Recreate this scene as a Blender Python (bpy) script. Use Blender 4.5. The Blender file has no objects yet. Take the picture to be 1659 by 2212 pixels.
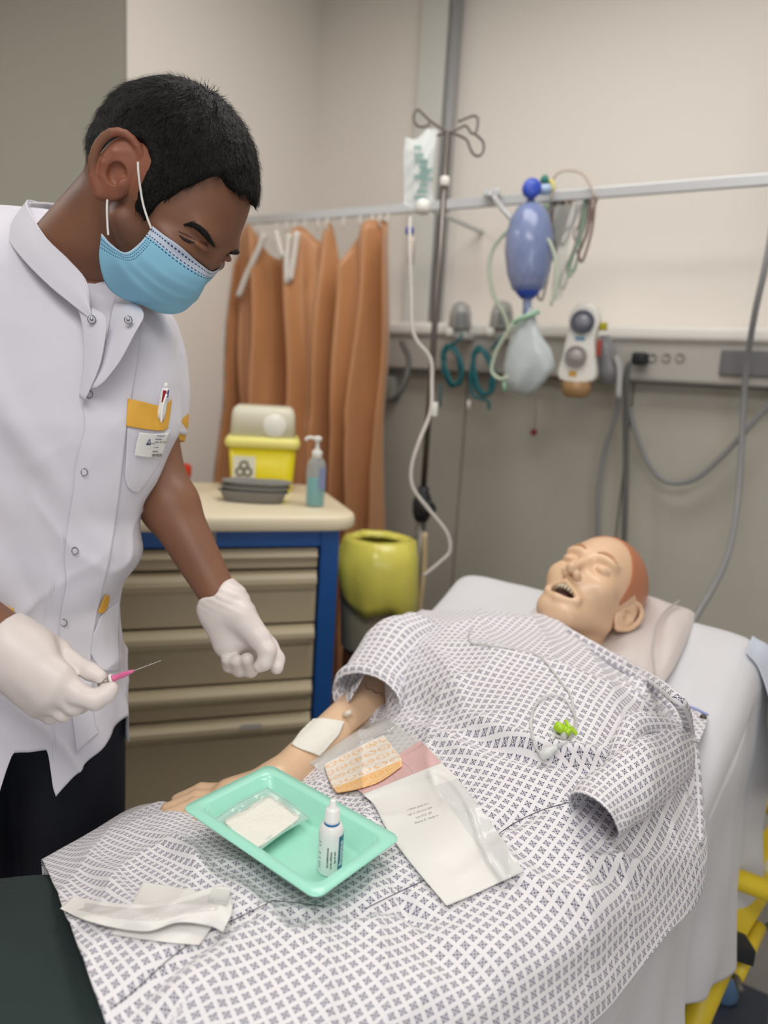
import bpy, bmesh, math, random
import numpy as np
from mathutils import Vector, Matrix
from mathutils.bvhtree import BVHTree

# ---------------------------------------------------------------- camera
F=1609.0; CX=829.5; CY=1106.0; CAMH=1.45
_p=math.radians(10.2); _r=math.asin(.06); _phi=math.radians(32)
_h=np.array([-math.sin(_phi),math.cos(_phi),0.]); RT=np.array([math.cos(_phi),math.sin(_phi),0.]); HD=_h
_up=np.array([0,0,1.])
FW=_h*math.cos(_p)-_up*math.sin(_p); _u0=_up*math.cos(_p)+_h*math.sin(_p)
CR=RT*math.cos(_r)+_u0*math.sin(_r); CU=_u0*math.cos(_r)-RT*math.sin(_r)
C0=np.array([0,0,CAMH])
sc=bpy.context.scene
cd=bpy.data.cameras.new('camera'); cam=bpy.data.objects.new('camera',cd); sc.collection.objects.link(cam)
cam.matrix_world=Matrix(((CR[0],CU[0],-FW[0],0),(CR[1],CU[1],-FW[1],0),(CR[2],CU[2],-FW[2],CAMH),(0,0,0,1)))
cd.sensor_fit='VERTICAL'; cd.sensor_height=36; cd.lens=36*F/2212; cd.clip_start=.02
cd.dof.use_dof=True; cd.dof.focus_distance=.92; cd.dof.aperture_fstop=2.6
sc.camera=cam
# ---------------------------------------------------------------- world, lights, exposure
w=bpy.data.worlds.new('world'); sc.world=w; w.use_nodes=True
w.node_tree.nodes['Background'].inputs[0].default_value=(.9,.93,1,1)
w.node_tree.nodes['Background'].inputs[1].default_value=.3
sc.view_settings.view_transform='Standard'; sc.view_settings.look='None'; sc.view_settings.exposure=0.1; sc.view_settings.gamma=1
sc.view_settings.use_curve_mapping=False
def area(name,loc,size,power,col,target=None):
    l=bpy.data.lights.new(name,'AREA'); l.shape='RECTANGLE'; l.size,l.size_y=size; l.energy=power; l.color=col
    o=bpy.data.objects.new(name,l); sc.collection.objects.link(o); o.location=loc
    d=Vector(target if target else (loc[0],loc[1],0))-Vector(loc)
    o.rotation_euler=d.to_track_quat('-Z','Y').to_euler(); return o
area('ceiling_light_bed',(-.6,1.35,2.82),(1.3,.7),17,(1,.965,.92))
area('ceiling_light_foot',(.2,-.6,2.82),(1.6,1.0),33,(1,.975,.94))
area('ceiling_light_side',(-2.6,.2,2.82),(.6,.6),14,(1,.98,.95))
area('window_daylight',(1.9,-1.2,1.5),(1.8,1.5),20,(.80,.88,1),(-.6,.8,.9))

# ---------------------------------------------------------------- helpers
def ray(x,y): return FW+CR*((x-CX)/F)+CU*((CY-y)/F)
def P(x,y,Z): return C0+ray(x,y)*Z
def PH(x,y,h):
    d=ray(x,y); return C0+d*((h-CAMH)/d[2])
def PY(x,y,Y):
    d=ray(x,y); return C0+d*(Y/d[1])
def PX(x,y,X):
    d=ray(x,y); return C0+d*(X/d[0])
def PP(x,y,o,n):
    d=ray(x,y); return C0+d*(((o-C0)@n)/(d@n))
def proj(q):
    v=np.asarray(q,float)-C0; z=v@FW; return CX+F*(v@CR)/z, CY-F*(v@CU)/z, z
def nrm(v): v=np.asarray(v,float); return v/np.linalg.norm(v)
def S(c):
    if isinstance(c,str): c=[int(c[i:i+2],16) for i in (0,2,4)]
    return tuple(((v/255)/12.92 if v/255<=.04045 else ((v/255+.055)/1.055)**2.4) for v in c)
MATS={}
def mat(name,col,rough=.5,metal=0,bump=0,bscale=60,alpha=None,trans=0,sub=0,var=0,emit=None,coat=0,ior=None,sheen=0):
    if name in MATS: return MATS[name]
    m=bpy.data.materials.new(name); m.use_nodes=True; nt=m.node_tree; b=nt.nodes['Principled BSDF']; MATS[name]=m
    c=S(col)
    b.inputs['Base Color'].default_value=(*c,1); b.inputs['Roughness'].default_value=rough; b.inputs['Metallic'].default_value=metal
    if alpha is not None: b.inputs['Alpha'].default_value=alpha
    if trans: b.inputs['Transmission Weight'].default_value=trans
    if ior: b.inputs['IOR'].default_value=ior
    if sub: b.inputs['Subsurface Weight'].default_value=sub; b.inputs['Subsurface Radius'].default_value=(.02,.008,.004)
    if coat: b.inputs['Coat Weight'].default_value=coat
    if sheen: b.inputs['Sheen Weight'].default_value=sheen
    tc=nt.nodes.new('ShaderNodeTexCoord')
    if var:
        n=nt.nodes.new('ShaderNodeTexNoise'); n.inputs['Scale'].default_value=bscale*.2; n.inputs['Detail'].default_value=4
        nt.links.new(tc.outputs['Object'],n.inputs['Vector'])
        mx=nt.nodes.new('ShaderNodeMix'); mx.data_type='RGBA'
        mx.inputs['A'].default_value=(*[v*(1-var) for v in c],1); mx.inputs['B'].default_value=(*[min(1,v*(1+var)) for v in c],1)
        nt.links.new(n.outputs['Fac'],mx.inputs['Factor']); nt.links.new(mx.outputs['Result'],b.inputs['Base Color'])
    if bump:
        n=nt.nodes.new('ShaderNodeTexNoise'); n.inputs['Scale'].default_value=bscale; n.inputs['Detail'].default_value=5
        nt.links.new(tc.outputs['Object'],n.inputs['Vector'])
        bp=nt.nodes.new('ShaderNodeBump'); bp.inputs['Strength'].default_value=bump; bp.inputs['Distance'].default_value=.004
        nt.links.new(n.outputs['Fac'],bp.inputs['Height']); nt.links.new(bp.outputs['Normal'],b.inputs['Normal'])
    if emit: b.inputs['Emission Color'].default_value=(*S(emit[0]),1); b.inputs['Emission Strength'].default_value=emit[1]
    return m
class NX:      # tiny node-expression builder
    def __init__(s,m): s.nt=m.node_tree; s.b=s.nt.nodes['Principled BSDF']
    def n(s,op,a,b=None,c=None):
        k=s.nt.nodes.new('ShaderNodeMath'); k.operation=op
        for i,v in enumerate((a,b,c)):
            if v is None: continue
            if hasattr(v,'is_output'): s.nt.links.new(v,k.inputs[i])
            else: k.inputs[i].default_value=v
        return k.outputs[0]
    def uv(s):
        t=s.nt.nodes.new('ShaderNodeTexCoord'); x=s.nt.nodes.new('ShaderNodeSeparateXYZ'); s.nt.links.new(t.outputs['UV'],x.inputs[0]); return x.outputs[0],x.outputs[1]
    def attr(s,name):
        t=s.nt.nodes.new('ShaderNodeAttribute'); t.attribute_name=name; return t.outputs['Fac']
    def mix(s,f,a,b):
        k=s.nt.nodes.new('ShaderNodeMix'); k.data_type='RGBA'
        for nm,v in (('Factor',f),('A',a),('B',b)):
            if hasattr(v,'is_output'): s.nt.links.new(v,k.inputs[nm])
            else: k.inputs[nm].default_value=v if nm=='Factor' else (*v,1)
        return k.outputs['Result']
    def lt(s,a,b): return s.n('LESS_THAN',a,b)
    def gt(s,a,b): return s.n('GREATER_THAN',a,b)
    def mul(s,*a):
        r=a[0]
        for v in a[1:]: r=s.n('MULTIPLY',r,v)
        return r
    def mx(s,*a):
        r=a[0]
        for v in a[1:]: r=s.n('MAXIMUM',r,v)
        return r
    def band(s,v,a,b): return s.mul(s.gt(v,a),s.lt(v,b))
    def col(s,v): s.nt.links.new(v,s.b.inputs['Base Color'])

ORG={}
def tag(o,label=None,cat=None,group=None,kind=None):
    if label: o['label']=label
    if cat: o['category']=cat
    if group: o['group']=group
    if kind: o['kind']=kind
    return o
def thing(name,label,cat,loc,group=None):
    o=bpy.data.objects.new(name,None); sc.collection.objects.link(o); o.location=tuple(loc); o.empty_display_size=.05
    ORG[o.name]=np.array(loc,float); return tag(o,label,cat,group)
def obj(name,VF,m,parent=None,smooth=True,uv=None,sol=0,sub=0,label=None,kind=None,bevel=0,attr=None,loc=None):
    V,Fc=VF; V=np.asarray(V,float).reshape(-1,3)
    if loc is None:
        c=(V.min(0)+V.max(0))/2; c[2]=V[:,2].min(); loc=c
        if parent is not None: loc=ORG[parent.name].copy() if parent.type=='EMPTY' else c
    me=bpy.data.meshes.new(name); me.from_pydata((V-loc).tolist(),[],[list(map(int,f)) for f in Fc] if not isinstance(Fc,np.ndarray) else Fc.tolist()); me.update()
    o=bpy.data.objects.new(name,me); sc.collection.objects.link(o); ORG[o.name]=np.array(loc,float)
    if parent is not None: o.parent=parent; o.location=tuple(np.array(loc)-ORG[parent.name])
    else: o.location=tuple(loc)
    if m: me.materials.append(m)
    if smooth: me.polygons.foreach_set('use_smooth',[True]*len(me.polygons))
    if uv is not None:
        ul=me.uv_layers.new(name='UVMap'); li=np.empty(len(me.loops),int); me.loops.foreach_get('vertex_index',li)
        ul.data.foreach_set('uv',np.asarray(uv)[li].ravel())
    if attr:
        for k,v in attr.items():
            a=me.attributes.new(k,'FLOAT','POINT'); a.data.foreach_set('value',np.asarray(v,float).ravel())
    if sol:
        md=o.modifiers.new('s','SOLIDIFY'); md.thickness=sol; md.offset=-1
    if bevel:
        md=o.modifiers.new('b','BEVEL'); md.width=bevel; md.segments=3; md.limit_method='ANGLE'
        md=o.modifiers.new('w','WEIGHTED_NORMAL')
    if sub:
        md=o.modifiers.new('u','SUBSURF'); md.levels=sub; md.render_levels=sub
    if label: o['label']=label
    if kind: o['kind']=kind
    return o
def merge(*L):
    Vs,Fs,k=[],[],0
    for V,Fc in L:
        V=np.asarray(V,float).reshape(-1,3); Vs.append(V); Fs+= [[i+k for i in f] for f in Fc]; k+=len(V)
    return np.vstack(Vs),Fs
def gridF(n,m,cu=False,cv=False):
    f=[]
    for i in range(n if cu else n-1):
        for j in range(m if cv else m-1):
            a=i*m+j; b=i*m+(j+1)%m; i2=(i+1)%n; f.append((a,b,i2*m+(j+1)%m,i2*m+j))
    return f
def rs(A,n,axis=0,closed=False):     # Catmull-Rom resample along an axis
    A=np.moveaxis(np.asarray(A,float),axis,0); N=len(A)
    t=np.linspace(0,N if closed else N-1,n,endpoint=not closed); i=np.floor(t).astype(int)
    if not closed: i=np.clip(i,0,N-2)
    u=(t-i).reshape((-1,)+(1,)*(A.ndim-1))
    def g(k):
        if closed: return A[k%N]
        kk=np.clip(k,0,N-1); r=A[kk].copy()
        lo=k<0; hi=k>N-1
        if lo.any(): r[lo]=2*A[0]-A[1]
        if hi.any(): r[hi]=2*A[-1]-A[-2]
        return r
    a,b,c,d=g(i-1),g(i),g(i+1),g(i+2)
    R_=.5*((2*b)+(-a+c)*u+(2*a-5*b+4*c-d)*u**2+(-a+3*b-3*c+d)*u**3)
    return np.moveaxis(R_,0,axis)
def tube(pts,r,seg=8,n=None,closed=False,caps=True,flat=None):
    p=np.asarray(pts,float); n=n or max(2,(len(p)-1)*6+1)
    if len(p)>2: q=rs(p,n,closed=closed)
    else: q=p; n=2
    rr=np.asarray(r,float)
    rr=np.full(n,float(rr)) if rr.ndim==0 else np.interp(np.linspace(0,1,n),np.linspace(0,1,len(rr)),rr)
    t=np.roll(q,-1,0)-np.roll(q,1,0)
    if not closed: t[0]=q[1]-q[0]; t[-1]=q[-1]-q[-2]
    t/= (np.linalg.norm(t,axis=1,keepdims=True)+1e-12)
    a=np.cross(t[0],[0.123,.97,.2]); a/=np.linalg.norm(a); V=[]
    for i in range(n):
        a=a-t[i]*(a@t[i]); a/=(np.linalg.norm(a)+1e-12); b=np.cross(t[i],a)
        th=np.linspace(0,2*math.pi,seg,endpoint=False)
        V.append(q[i]+rr[i]*(np.outer(np.cos(th),a)+np.outer(np.sin(th),b)))
    V=np.array(V).reshape(-1,3); Fc=gridF(n,seg,closed,True)
    if caps and not closed: Fc=Fc+[list(range(seg))[::-1],[(n-1)*seg+k for k in range(seg)]]
    return V,Fc
def lathe(prof,seg=32,o=(0,0,0),z=(0,0,1),x=None,caps=True,sx=1,sy=1):
    z=nrm(z); x=np.cross([0,1,0] if abs(z[1])<.9 else [1,0,0],z) if x is None else np.asarray(x,float)
    x=nrm(x-z*(x@z)); y=np.cross(z,x); V=[]
    th=np.linspace(0,2*math.pi,seg,endpoint=False)
    for r,h in prof: V.append(np.array(o)+np.outer(np.cos(th)*r*sx,x)+np.outer(np.sin(th)*r*sy,y)+z*h)
    n=len(prof); Fc=gridF(n,seg,False,True)
    if caps: Fc+= [list(range(seg))[::-1],[(n-1)*seg+k for k in range(seg)]]
    return np.vstack(V),Fc
def box(o,d,x=(1,0,0),y=(0,1,0),z=(0,0,1),taper=1,bev=0):   # o = centre of base, d = (w,depth,h)
    x,y,z=map(lambda v:np.asarray(v,float),(x,y,z)); V=[]
    if bev:
        bm=bmesh.new(); bmesh.ops.create_cube(bm,size=1)
        for v in bm.verts:
            t=taper if v.co.z>0 else 1
            v.co=Vector((v.co.x*d[0]*t,v.co.y*d[1]*t,(v.co.z+.5)*d[2]))
        bmesh.ops.bevel(bm,geom=list(bm.edges),offset=bev,segments=3,affect='EDGES',profile=.5)
        V=np.array([v.co[:] for v in bm.verts]); bm.verts.index_update(); Fc=[[v.index for v in f.verts] for f in bm.faces]; bm.free()
        return np.asarray(o)+V[:,:1]*x+V[:,1:2]*y+V[:,2:]*z,Fc
    for k in (0,1):
        t=taper if k else 1
        for a,b in ((-1,-1),(1,-1),(1,1),(-1,1)): V.append(np.asarray(o)+x*a*d[0]/2*t+y*b*d[1]/2*t+z*d[2]*k)
    return np.array(V),[[3,2,1,0],[4,5,6,7],[0,1,5,4],[1,2,6,5],[2,3,7,6],[3,0,4,7]]
def rrect(w,d,r,n=6):
    pts=[]
    for cx,cy,a0 in ((w/2-r,d/2-r,0),(-w/2+r,d/2-r,90),(-w/2+r,-d/2+r,180),(w/2-r,-d/2+r,270)):
        for k in range(n+1):
            a=math.radians(a0+90*k/n); pts.append((cx+r*math.cos(a),cy+r*math.sin(a)))
    return np.array(pts)
def loft(rings,cap0=True,cap1=True):
    n=len(rings); m=len(rings[0]); V=np.vstack(rings); Fc=gridF(n,m,False,True)
    if cap0: Fc.append(list(range(m))[::-1])
    if cap1: Fc.append([(n-1)*m+k for k in range(m)])
    return V,Fc
def _hash(i,j,k):
    h=(i*374761393+j*668265263+k*2147483647)&0xffffffff; h=((h^(h>>13))*1274126177)&0xffffffff
    return ((h^(h>>16))&0xffff)/65535.*2-1
def vn(Pt,sc_=1,seed=0):
    Q=np.asarray(Pt,float)*sc_+seed*17.3; I=np.floor(Q).astype(np.int64); f=Q-I; f=f*f*(3-2*f); r=0
    for a in (0,1):
        for b in (0,1):
            for c in (0,1):
                r=r+_hash(I[...,0]+a,I[...,1]+b,I[...,2]+c)*np.where(a,f[...,0],1-f[...,0])*np.where(b,f[...,1],1-f[...,1])*np.where(c,f[...,2],1-f[...,2])
    return r
# signed distance shapes and a surface-nets mesher: one continuous skin per body
def ell(Q,c,r):
    q=(Q-np.array(c)); k0=np.linalg.norm(q/np.array(r),axis=-1); k1=np.linalg.norm(q/(np.array(r)**2),axis=-1)+1e-9
    return k0*(k0-1)/k1
def cap(Q,a,b,ra,rb=None):
    a=np.array(a,float);b=np.array(b,float); rb=ra if rb is None else rb; ab=b-a
    h=np.clip(((Q-a)@ab)/(ab@ab+1e-12),0,1); return np.linalg.norm(Q-a-h[...,None]*ab,axis=-1)-(ra+(rb-ra)*h)
def chain(Q,pts,rr,k=.006):
    d=None
    for i in range(len(pts)-1):
        e=cap(Q,pts[i],pts[i+1],rr[i],rr[i+1]); d=e if d is None else smin(d,e,k)
    return d
def smin(a,b,k):
    h=np.maximum(k-np.abs(a-b),0)/k; return np.minimum(a,b)-h*h*k*.25
def smax(a,b,k): return -smin(-a,-b,k)
def net(fn,lo,hi,h):
    ax=[np.arange(l,u+h,h) for l,u in zip(lo,hi)]; nx,ny,nz=map(len,ax)
    G=np.stack(np.meshgrid(*ax,indexing='ij'),-1); D=fn(G)
    ins=D<0; acc=np.zeros((nx-1,ny-1,nz-1,3)); cnt=np.zeros((nx-1,ny-1,nz-1))
    for axis in range(3):
        sl=[slice(None)]*3; s2=[slice(None)]*3; sl[axis]=slice(0,-1); s2[axis]=slice(1,None)
        a,b=D[tuple(sl)],D[tuple(s2)]; cr=(a<0)!=(b<0); t=np.where(cr,a/np.where(cr,a-b,1),0)
        pt=G[tuple(sl)].copy(); pt[...,axis]+=t*h; pt*=cr[...,None]
        o=[i for i in range(3) if i!=axis]
        for da in (0,1):
            for db in (0,1):
                q=[slice(None)]*3; n_=[nx,ny,nz]; q[o[0]]=slice(da,n_[o[0]]-1+da); q[o[1]]=slice(db,n_[o[1]]-1+db)
                acc+=pt[tuple(q)]; cnt+=cr[tuple(q)]
    m=cnt>0; idx=-np.ones(m.shape,int); idx[m]=np.arange(m.sum()); V=acc[m]/cnt[m][:,None]; Fc=[]
    for axis in range(3):
        sl=[slice(1,-1)]*3; s2=[slice(1,-1)]*3; sl[axis]=slice(0,-1); s2[axis]=slice(1,None)
        a,b=ins[tuple(sl)],ins[tuple(s2)]; I=np.argwhere(a!=b); fl=a[a!=b]
        if not len(I): continue
        o=[(axis+1)%3,(axis+2)%3]; I=I.copy(); I[:,o[0]]+=1; I[:,o[1]]+=1
        def g(da,db):
            J=I.copy(); J[:,o[0]]-=da; J[:,o[1]]-=db; return idx[J[:,0],J[:,1],J[:,2]]
        q=np.stack([g(1,1),g(0,1),g(0,0),g(1,0)],1); q[~fl]=q[~fl][:,::-1]; Fc.append(q)
    Fc=np.vstack(Fc); Fc=Fc[(Fc>=0).all(1)]
    return V,Fc
def bvh(VF):
    V,Fc=VF; return BVHTree.FromPolygons([tuple(v) for v in V],[tuple(int(i) for i in f) for f in Fc])
def hit(b,x,y):
    best=None
    for t in (b if isinstance(b,(list,tuple)) else [b]):
        d=ray(x,y); L=np.linalg.norm(d); h=t.ray_cast(Vector(C0),Vector(d/L))
        if h[0] is not None and (best is None or h[3]/L<best): best=h[3]/L
    return best      # depth Z along the axis
def patch(b,L,nu,nv,off=.002,lift=None,smooth=0,zdef=None):
    """a sheet laid on surfaces b; L = lattice (rows, cols, 2) of where its points lie"""
    L=rs(rs(L,nu,0),nv,1); Z=np.full((nu,nv),np.nan)
    for i in range(nu):
        for j in range(nv):
            h=hit(b,*L[i,j]); 
            if h: Z[i,j]=h
    ok=~np.isnan(Z)
    if zdef is None: zdef=np.nanmean(Z)
    for _ in range(60):
        if ok.all(): break
        Zp=np.pad(Z,1,constant_values=np.nan); nb=np.stack([Zp[:-2,1:-1],Zp[2:,1:-1],Zp[1:-1,:-2],Zp[1:-1,2:]])
        mean=np.nanmean(np.where(np.isnan(nb).all(0),zdef,nb),axis=0) if False else np.where(np.isnan(nb).all(0),np.nan,np.nansum(nb,0)/np.maximum((~np.isnan(nb)).sum(0),1))
        Z=np.where(ok,Z,mean); ok=~np.isnan(Z)
    Z0=Z.copy()
    for _ in range(smooth):
        Zp=np.pad(Z,1,mode='edge'); Z=(Zp[:-2,1:-1]+Zp[2:,1:-1]+Zp[1:-1,:-2]+Zp[1:-1,2:]+2*Z)/6
    Z=np.minimum(Z,Z0)-off
    if lift is not None: Z=Z-lift(*np.meshgrid(np.linspace(0,1,nu),np.linspace(0,1,nv),indexing='ij'))
    V=np.array([[P(L[i,j,0],L[i,j,1],Z[i,j]) for j in range(nv)] for i in range(nu)])
    uv=np.stack(np.meshgrid(np.linspace(0,1,nu),np.linspace(0,1,nv),indexing='ij'),-1).reshape(-1,2)
    return V.reshape(-1,3),gridF(nu,nv),uv
def text(name,s,o,x,y,h,m,parent,off=0):     # flat lettering as a thin mesh; x = reading direction, y = up of the letters
    cu=bpy.data.curves.new('t','FONT'); cu.body=s; cu.size=h; cu.extrude=.0001; cu.align_x='CENTER'; cu.align_y='CENTER'; cu.resolution_u=2
    t=bpy.data.objects.new('t',cu); sc.collection.objects.link(t); bpy.context.view_layer.update()
    me=bpy.data.meshes.new_from_object(t); V=np.array([v.co[:] for v in me.vertices]); Fc=[list(p.vertices) for p in me.polygons]
    bpy.data.objects.remove(t); x=nrm(x); y=nrm(y-x*(np.dot(x,y))); z=np.cross(x,y)
    return obj(name,(np.asarray(o)+V[:,:1]*x+V[:,1:2]*y+V[:,2:]*z+z*off,Fc),m,parent,smooth=False)
# ---------------------------------------------------------------- the room
YW=2.45; YR=2.05; XL=-1.94
cream=mat('cream_paint',(236,230,222),.85,bump=.03,bscale=40)
greyp=mat('grey_panel_laminate',(188,184,172),.55,bump=.02,bscale=30,var=.04)
greenw=mat('grey_green_paint',(172,170,156),.8)
vinyl=mat('vinyl_floor',(134,130,128),.55,var=.08,bscale=30)
whitep=mat('white_plastic',(232,230,224),.4)
def struct(n,VF,m,**k): return tag(obj(n,VF,m,smooth=False,**k),kind='structure')
struct('floor',box((-.7,-.2,-.1),(7.4,6.4,.1)),vinyl)
struct('ceiling',box((-.7,-.2,2.9),(7.4,6.4,.1)),mat('ceiling_white',(225,222,215),.9))
struct('wall_back',box((.03,YW+.05,0),(3.94,.1,2.9)),cream)
struct('wall_left',box((XL-.05,(1.656+YW)/2,0),(.1,YW-1.656,2.9)),cream)
struct('trim_1',box((XL-.002,1.605,0),(.004,.102,2.9)),cream)
struct('wall_side',box((XL-1.0,1.604,0),(1.998,.1,2.9)),greenw)
struct('wall_far_left',box((-3.95,-.6,0),(.1,4.3,2.9)),cream)
struct('wall_right',box((2.05,-.25,0),(.1,5.4,2.9)),cream)
struct('wall_front',box((-.95,-2.95,0),(6,.1,2.9)),cream)
# lower wall clad with grey sheets
t=thing('wall_cladding','grey laminate sheets covering the wall below the service trunking','wall panel',(-.3,YW-.01,0))
xs=[-1.92,-1.2,-.62,.1,.85]
for a,b in zip(xs[:-1],xs[1:]): obj('panel',box(((a+b)/2,YW-.0125,.1),(b-a-.006,.02,1.38),bev=.002),greyp,t,smooth=False)
tag(obj('skirting_board',box((0,YW-.012,.0),(3.8,.018,.1)),greyp,smooth=False),kind='structure').name='baseboard_back'
# boxed riser on the back wall
q0=PY(908,100,YW-.05); q1=PY(964,100,YW-.05)
t=thing('pipe_riser','tall white boxed riser running up the wall behind the drip stand','pipe duct',((q0[0]+q1[0])/2,YW-.03,1.63))
obj('riser_box',box(((q0[0]+q1[0])/2,YW-.026,1.652),(q1[0]-q0[0],.05,1.26)),mat('riser_white',(214,214,208),.5),t,smooth=False)
obj('riser_pipe',tube([(q1[0]+.022,YW-.035,1.652),(q1[0]+.022,YW-.035,2.89)],.02,12),mat('pipe_grey',(160,160,162),.4),t)
# service trunking
t=thing('service_trunking','long pale bedhead service trunking with outlets along the back wall','trunking',(-.3,2.4,1.48))
xc=(-1.9+1.9)/2
obj('trunk_body',box((xc,2.395,1.485),(3.8,.09,.135),bev=.012),mat('trunk_grey',(186,182,175),.45),t,smooth=False)
obj('top_cover',box((xc,2.39,1.605),(3.8,.115,.045),bev=.015),mat('trunk_white',(243,240,234),.35),t,smooth=False)
dk=mat('dark_recess',(110,110,112),.5)
a=PY(1556,783,2.345);b=PY(1700,792,2.345)
obj('recessed_outlet',box(((a[0]+b[0])/2,2.347,1.515),(b[0]-a[0],.02,.07),bev=.004),dk,t,smooth=False)
black=mat('black_rubber',(28,30,36),.55)
for x in (1410,1440,1470):
    q=PY(x,772,2.35); o=obj('socket',lathe([(.013,0),(.013,.006),(.010,.006),(.009,.002)],20,o=q+[0,0,0],z=(0,-1,0)),mat('socket_grey',(168,164,158),.5),t)
# rail
steel=mat('brushed_steel',(178,178,180),.28,metal=.9); palem=mat('pale_metal',(200,202,204),.35,metal=.3)
t=thing('equipment_rail','long pale metal rail carrying the curtain and hanging equipment','rail',(-.3,YR,1.965))
RZ=1.965
obj('rail_bar',box((-.0,YR,RZ-.016),(3.86,.012,.03),bev=.004),palem,t,smooth=False)
for x in (-1.2,-.2,1.0): obj('bracket',tube([(x,YR,RZ),(x,2.3,RZ),(x,YW-.001,RZ)],.008),palem,t)
# ------------------------------------------------------------ curtain
cur=mat('copper_curtain',(192,136,90),.42,bump=.15,bscale=25,sheen=.3,var=.1)
top=[(484,575),(492,560),(505,548),(520,525),(540,497),(558,487),(572,494),(582,520),(590,548),(598,560),(606,556),(614,520),(622,500),(630,512),(636,540),(643,550),(649,530),(655,500),(662,492),(670,498),(682,520),(694,520),(703,498),(709,480),(714,486),(718,520),(724,565),(735,592),(748,588),(762,560),(776,520),(790,492),(806,478),(822,474),(836,478),(846,500),(852,540),(853,570)]
top=np.array(top,float); nu=150; tu=np.linspace(0,1,nu)
tx=np.interp(tu,np.linspace(0,1,len(top)),top[:,0]); ty=np.interp(tu,np.linspace(0,1,len(top)),top[:,1])
rows=60; V=np.zeros((rows,nu,3))
for j in range(nu):
    q=PY(tx[j],ty[j],YR); x0=q[0]; z0=q[2]
    xb=PY(np.interp(tx[j],[484,853],[530,832]),1150,YR)[0]
    for i in range(rows):
        s=i/(rows-1); z=z0*(1-s)+.12*s; f=min(1,.35+s*1.5)
        ph=x0*62+1.8*math.sin(x0*9)+.6*math.sin(z*2.2+x0*5)
        dy=-.058*f*math.sin(ph)-.014*f*math.sin(x0*118+2*math.sin(z*3))-.03*math.sin(x0*31+z*1.5)+.012*math.sin(z*9+x0*14)*(1 if z>1.3 else .4)
        x=x0*(1-min(1,s*1.2))+xb*min(1,s*1.2)
        if x0<-1.78: dy-=.01
        V[i,j]=(x+.012*f*math.cos(ph),YR+dy-.02,z)
V[...,0]=np.maximum(V[...,0],XL+.012)
t=thing('curtain','copper orange satin curtain sagging from its hooks on the rail','curtain',(-1.6,YR,.12))
obj('curtain_cloth',(V.reshape(-1,3),gridF(rows,nu)),cur,t,sol=.002)
tape=mat('curtain_tape',(225,220,212),.7)
for pts in ([(572,505),(556,545),(535,590),(515,640)],[(596,500),(604,530),(612,555)],[(625,505),(620,560),(621,612)],[(642,500),(634,560),(627,605)]):
    L=[PY(x,y,YR-.075) for x,y in pts]; obj('heading_tape',tube(L,.011,6),tape,t)
for x in (560,600,622,640,662,690,709,745,780,806,822,840):
    q=PY(x,470,YR); z1=q[2]
    obj('curtain_hook',tube([(q[0],YR-.003,RZ-.014),(q[0],YR-.008,RZ-.035),(q[0],YR+.002,RZ-.05)],.0035,6),tape,t)
# -------------------------------------------------------------- drip stand
o=P(968,285,1.92); X,Y_=o[0],o[1]
t=thing('drip_stand','steel drip stand with looped hooks beside the bed head','IV stand',(X,Y_,0))
chrome=mat('chrome',(112,106,102),.38,metal=.9); dwire=mat('dark_wire',(96,88,84),.35,metal=.7)
zk=P(915,1110,1.92)[2]
obj('upper_pole',tube([(X,Y_,zk),(X,Y_,o[2])],.0085,12),chrome,t)
obj('lower_pole',tube([(X,Y_,.06),(X,Y_,zk+.02)],.015,12),mat('satin_pole',(120,118,112),.35,metal=.8),t)
kb=obj('height_clamp',lathe([(.019,-.05),(.026,-.03),(.028,.0),(.022,.02),(.016,.03),(.016,.045)],20,o=(X,Y_,zk)),black,t)
obj('clamp_knob',lathe([(.008,0),(.008,.018),(.022,.02),(.024,.028),(.02,.04)],16,o=(X,Y_,zk-.012),z=HD*-1+RT*.6),black,kb)
obj('collar',lathe([(.011,-.012),(.013,-.008),(.013,.008),(.011,.012)],16,o=(X,Y_,P(962,388,1.92)[2])),whitep,t)
def pz(pts,Z): return [P(x,y,z if z else Z) for x,y,*r in pts for z in [r[0] if r else None]]
for pts in ([(968,285),(945,272),(926,258),(905,238),(897,241),(894,258),(902,272),(918,273),(928,266)],
            [(968,285),(985,280),(1004,271),(1012,278),(1019,288),(1028,285),(1032,268),(1031,254),(1022,250),(1005,256),(990,262)],
            [(968,285),(990,292),(1008,302),(1015,318),(1022,332),(1034,337),(1044,326),(1044,308),(1034,296),(1024,288)],
            [(968,285),(955,288),(945,292),(935,284),(928,274)]):
    obj('hook',tube([P(x,y,1.92+.0*i) for i,(x,y) in enumerate(pts)],.0034,7),dwire,t)
for k in range(5):
    a=math.radians(72*k+20); obj('foot',tube([(X,Y_,.1),(X+.1*math.cos(a),Y_+.1*math.sin(a),.08),(X+.26*math.cos(a),Y_+.26*math.sin(a),.05)],[.016,.014,.011]),chrome,t)
    obj('caster',lathe([(.022,-.01),(.025,0),(.022,.01)],14,o=(X+.26*math.cos(a),Y_+.26*math.sin(a),.025),z=(math.sin(a),-math.cos(a),0)),black,t)
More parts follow.
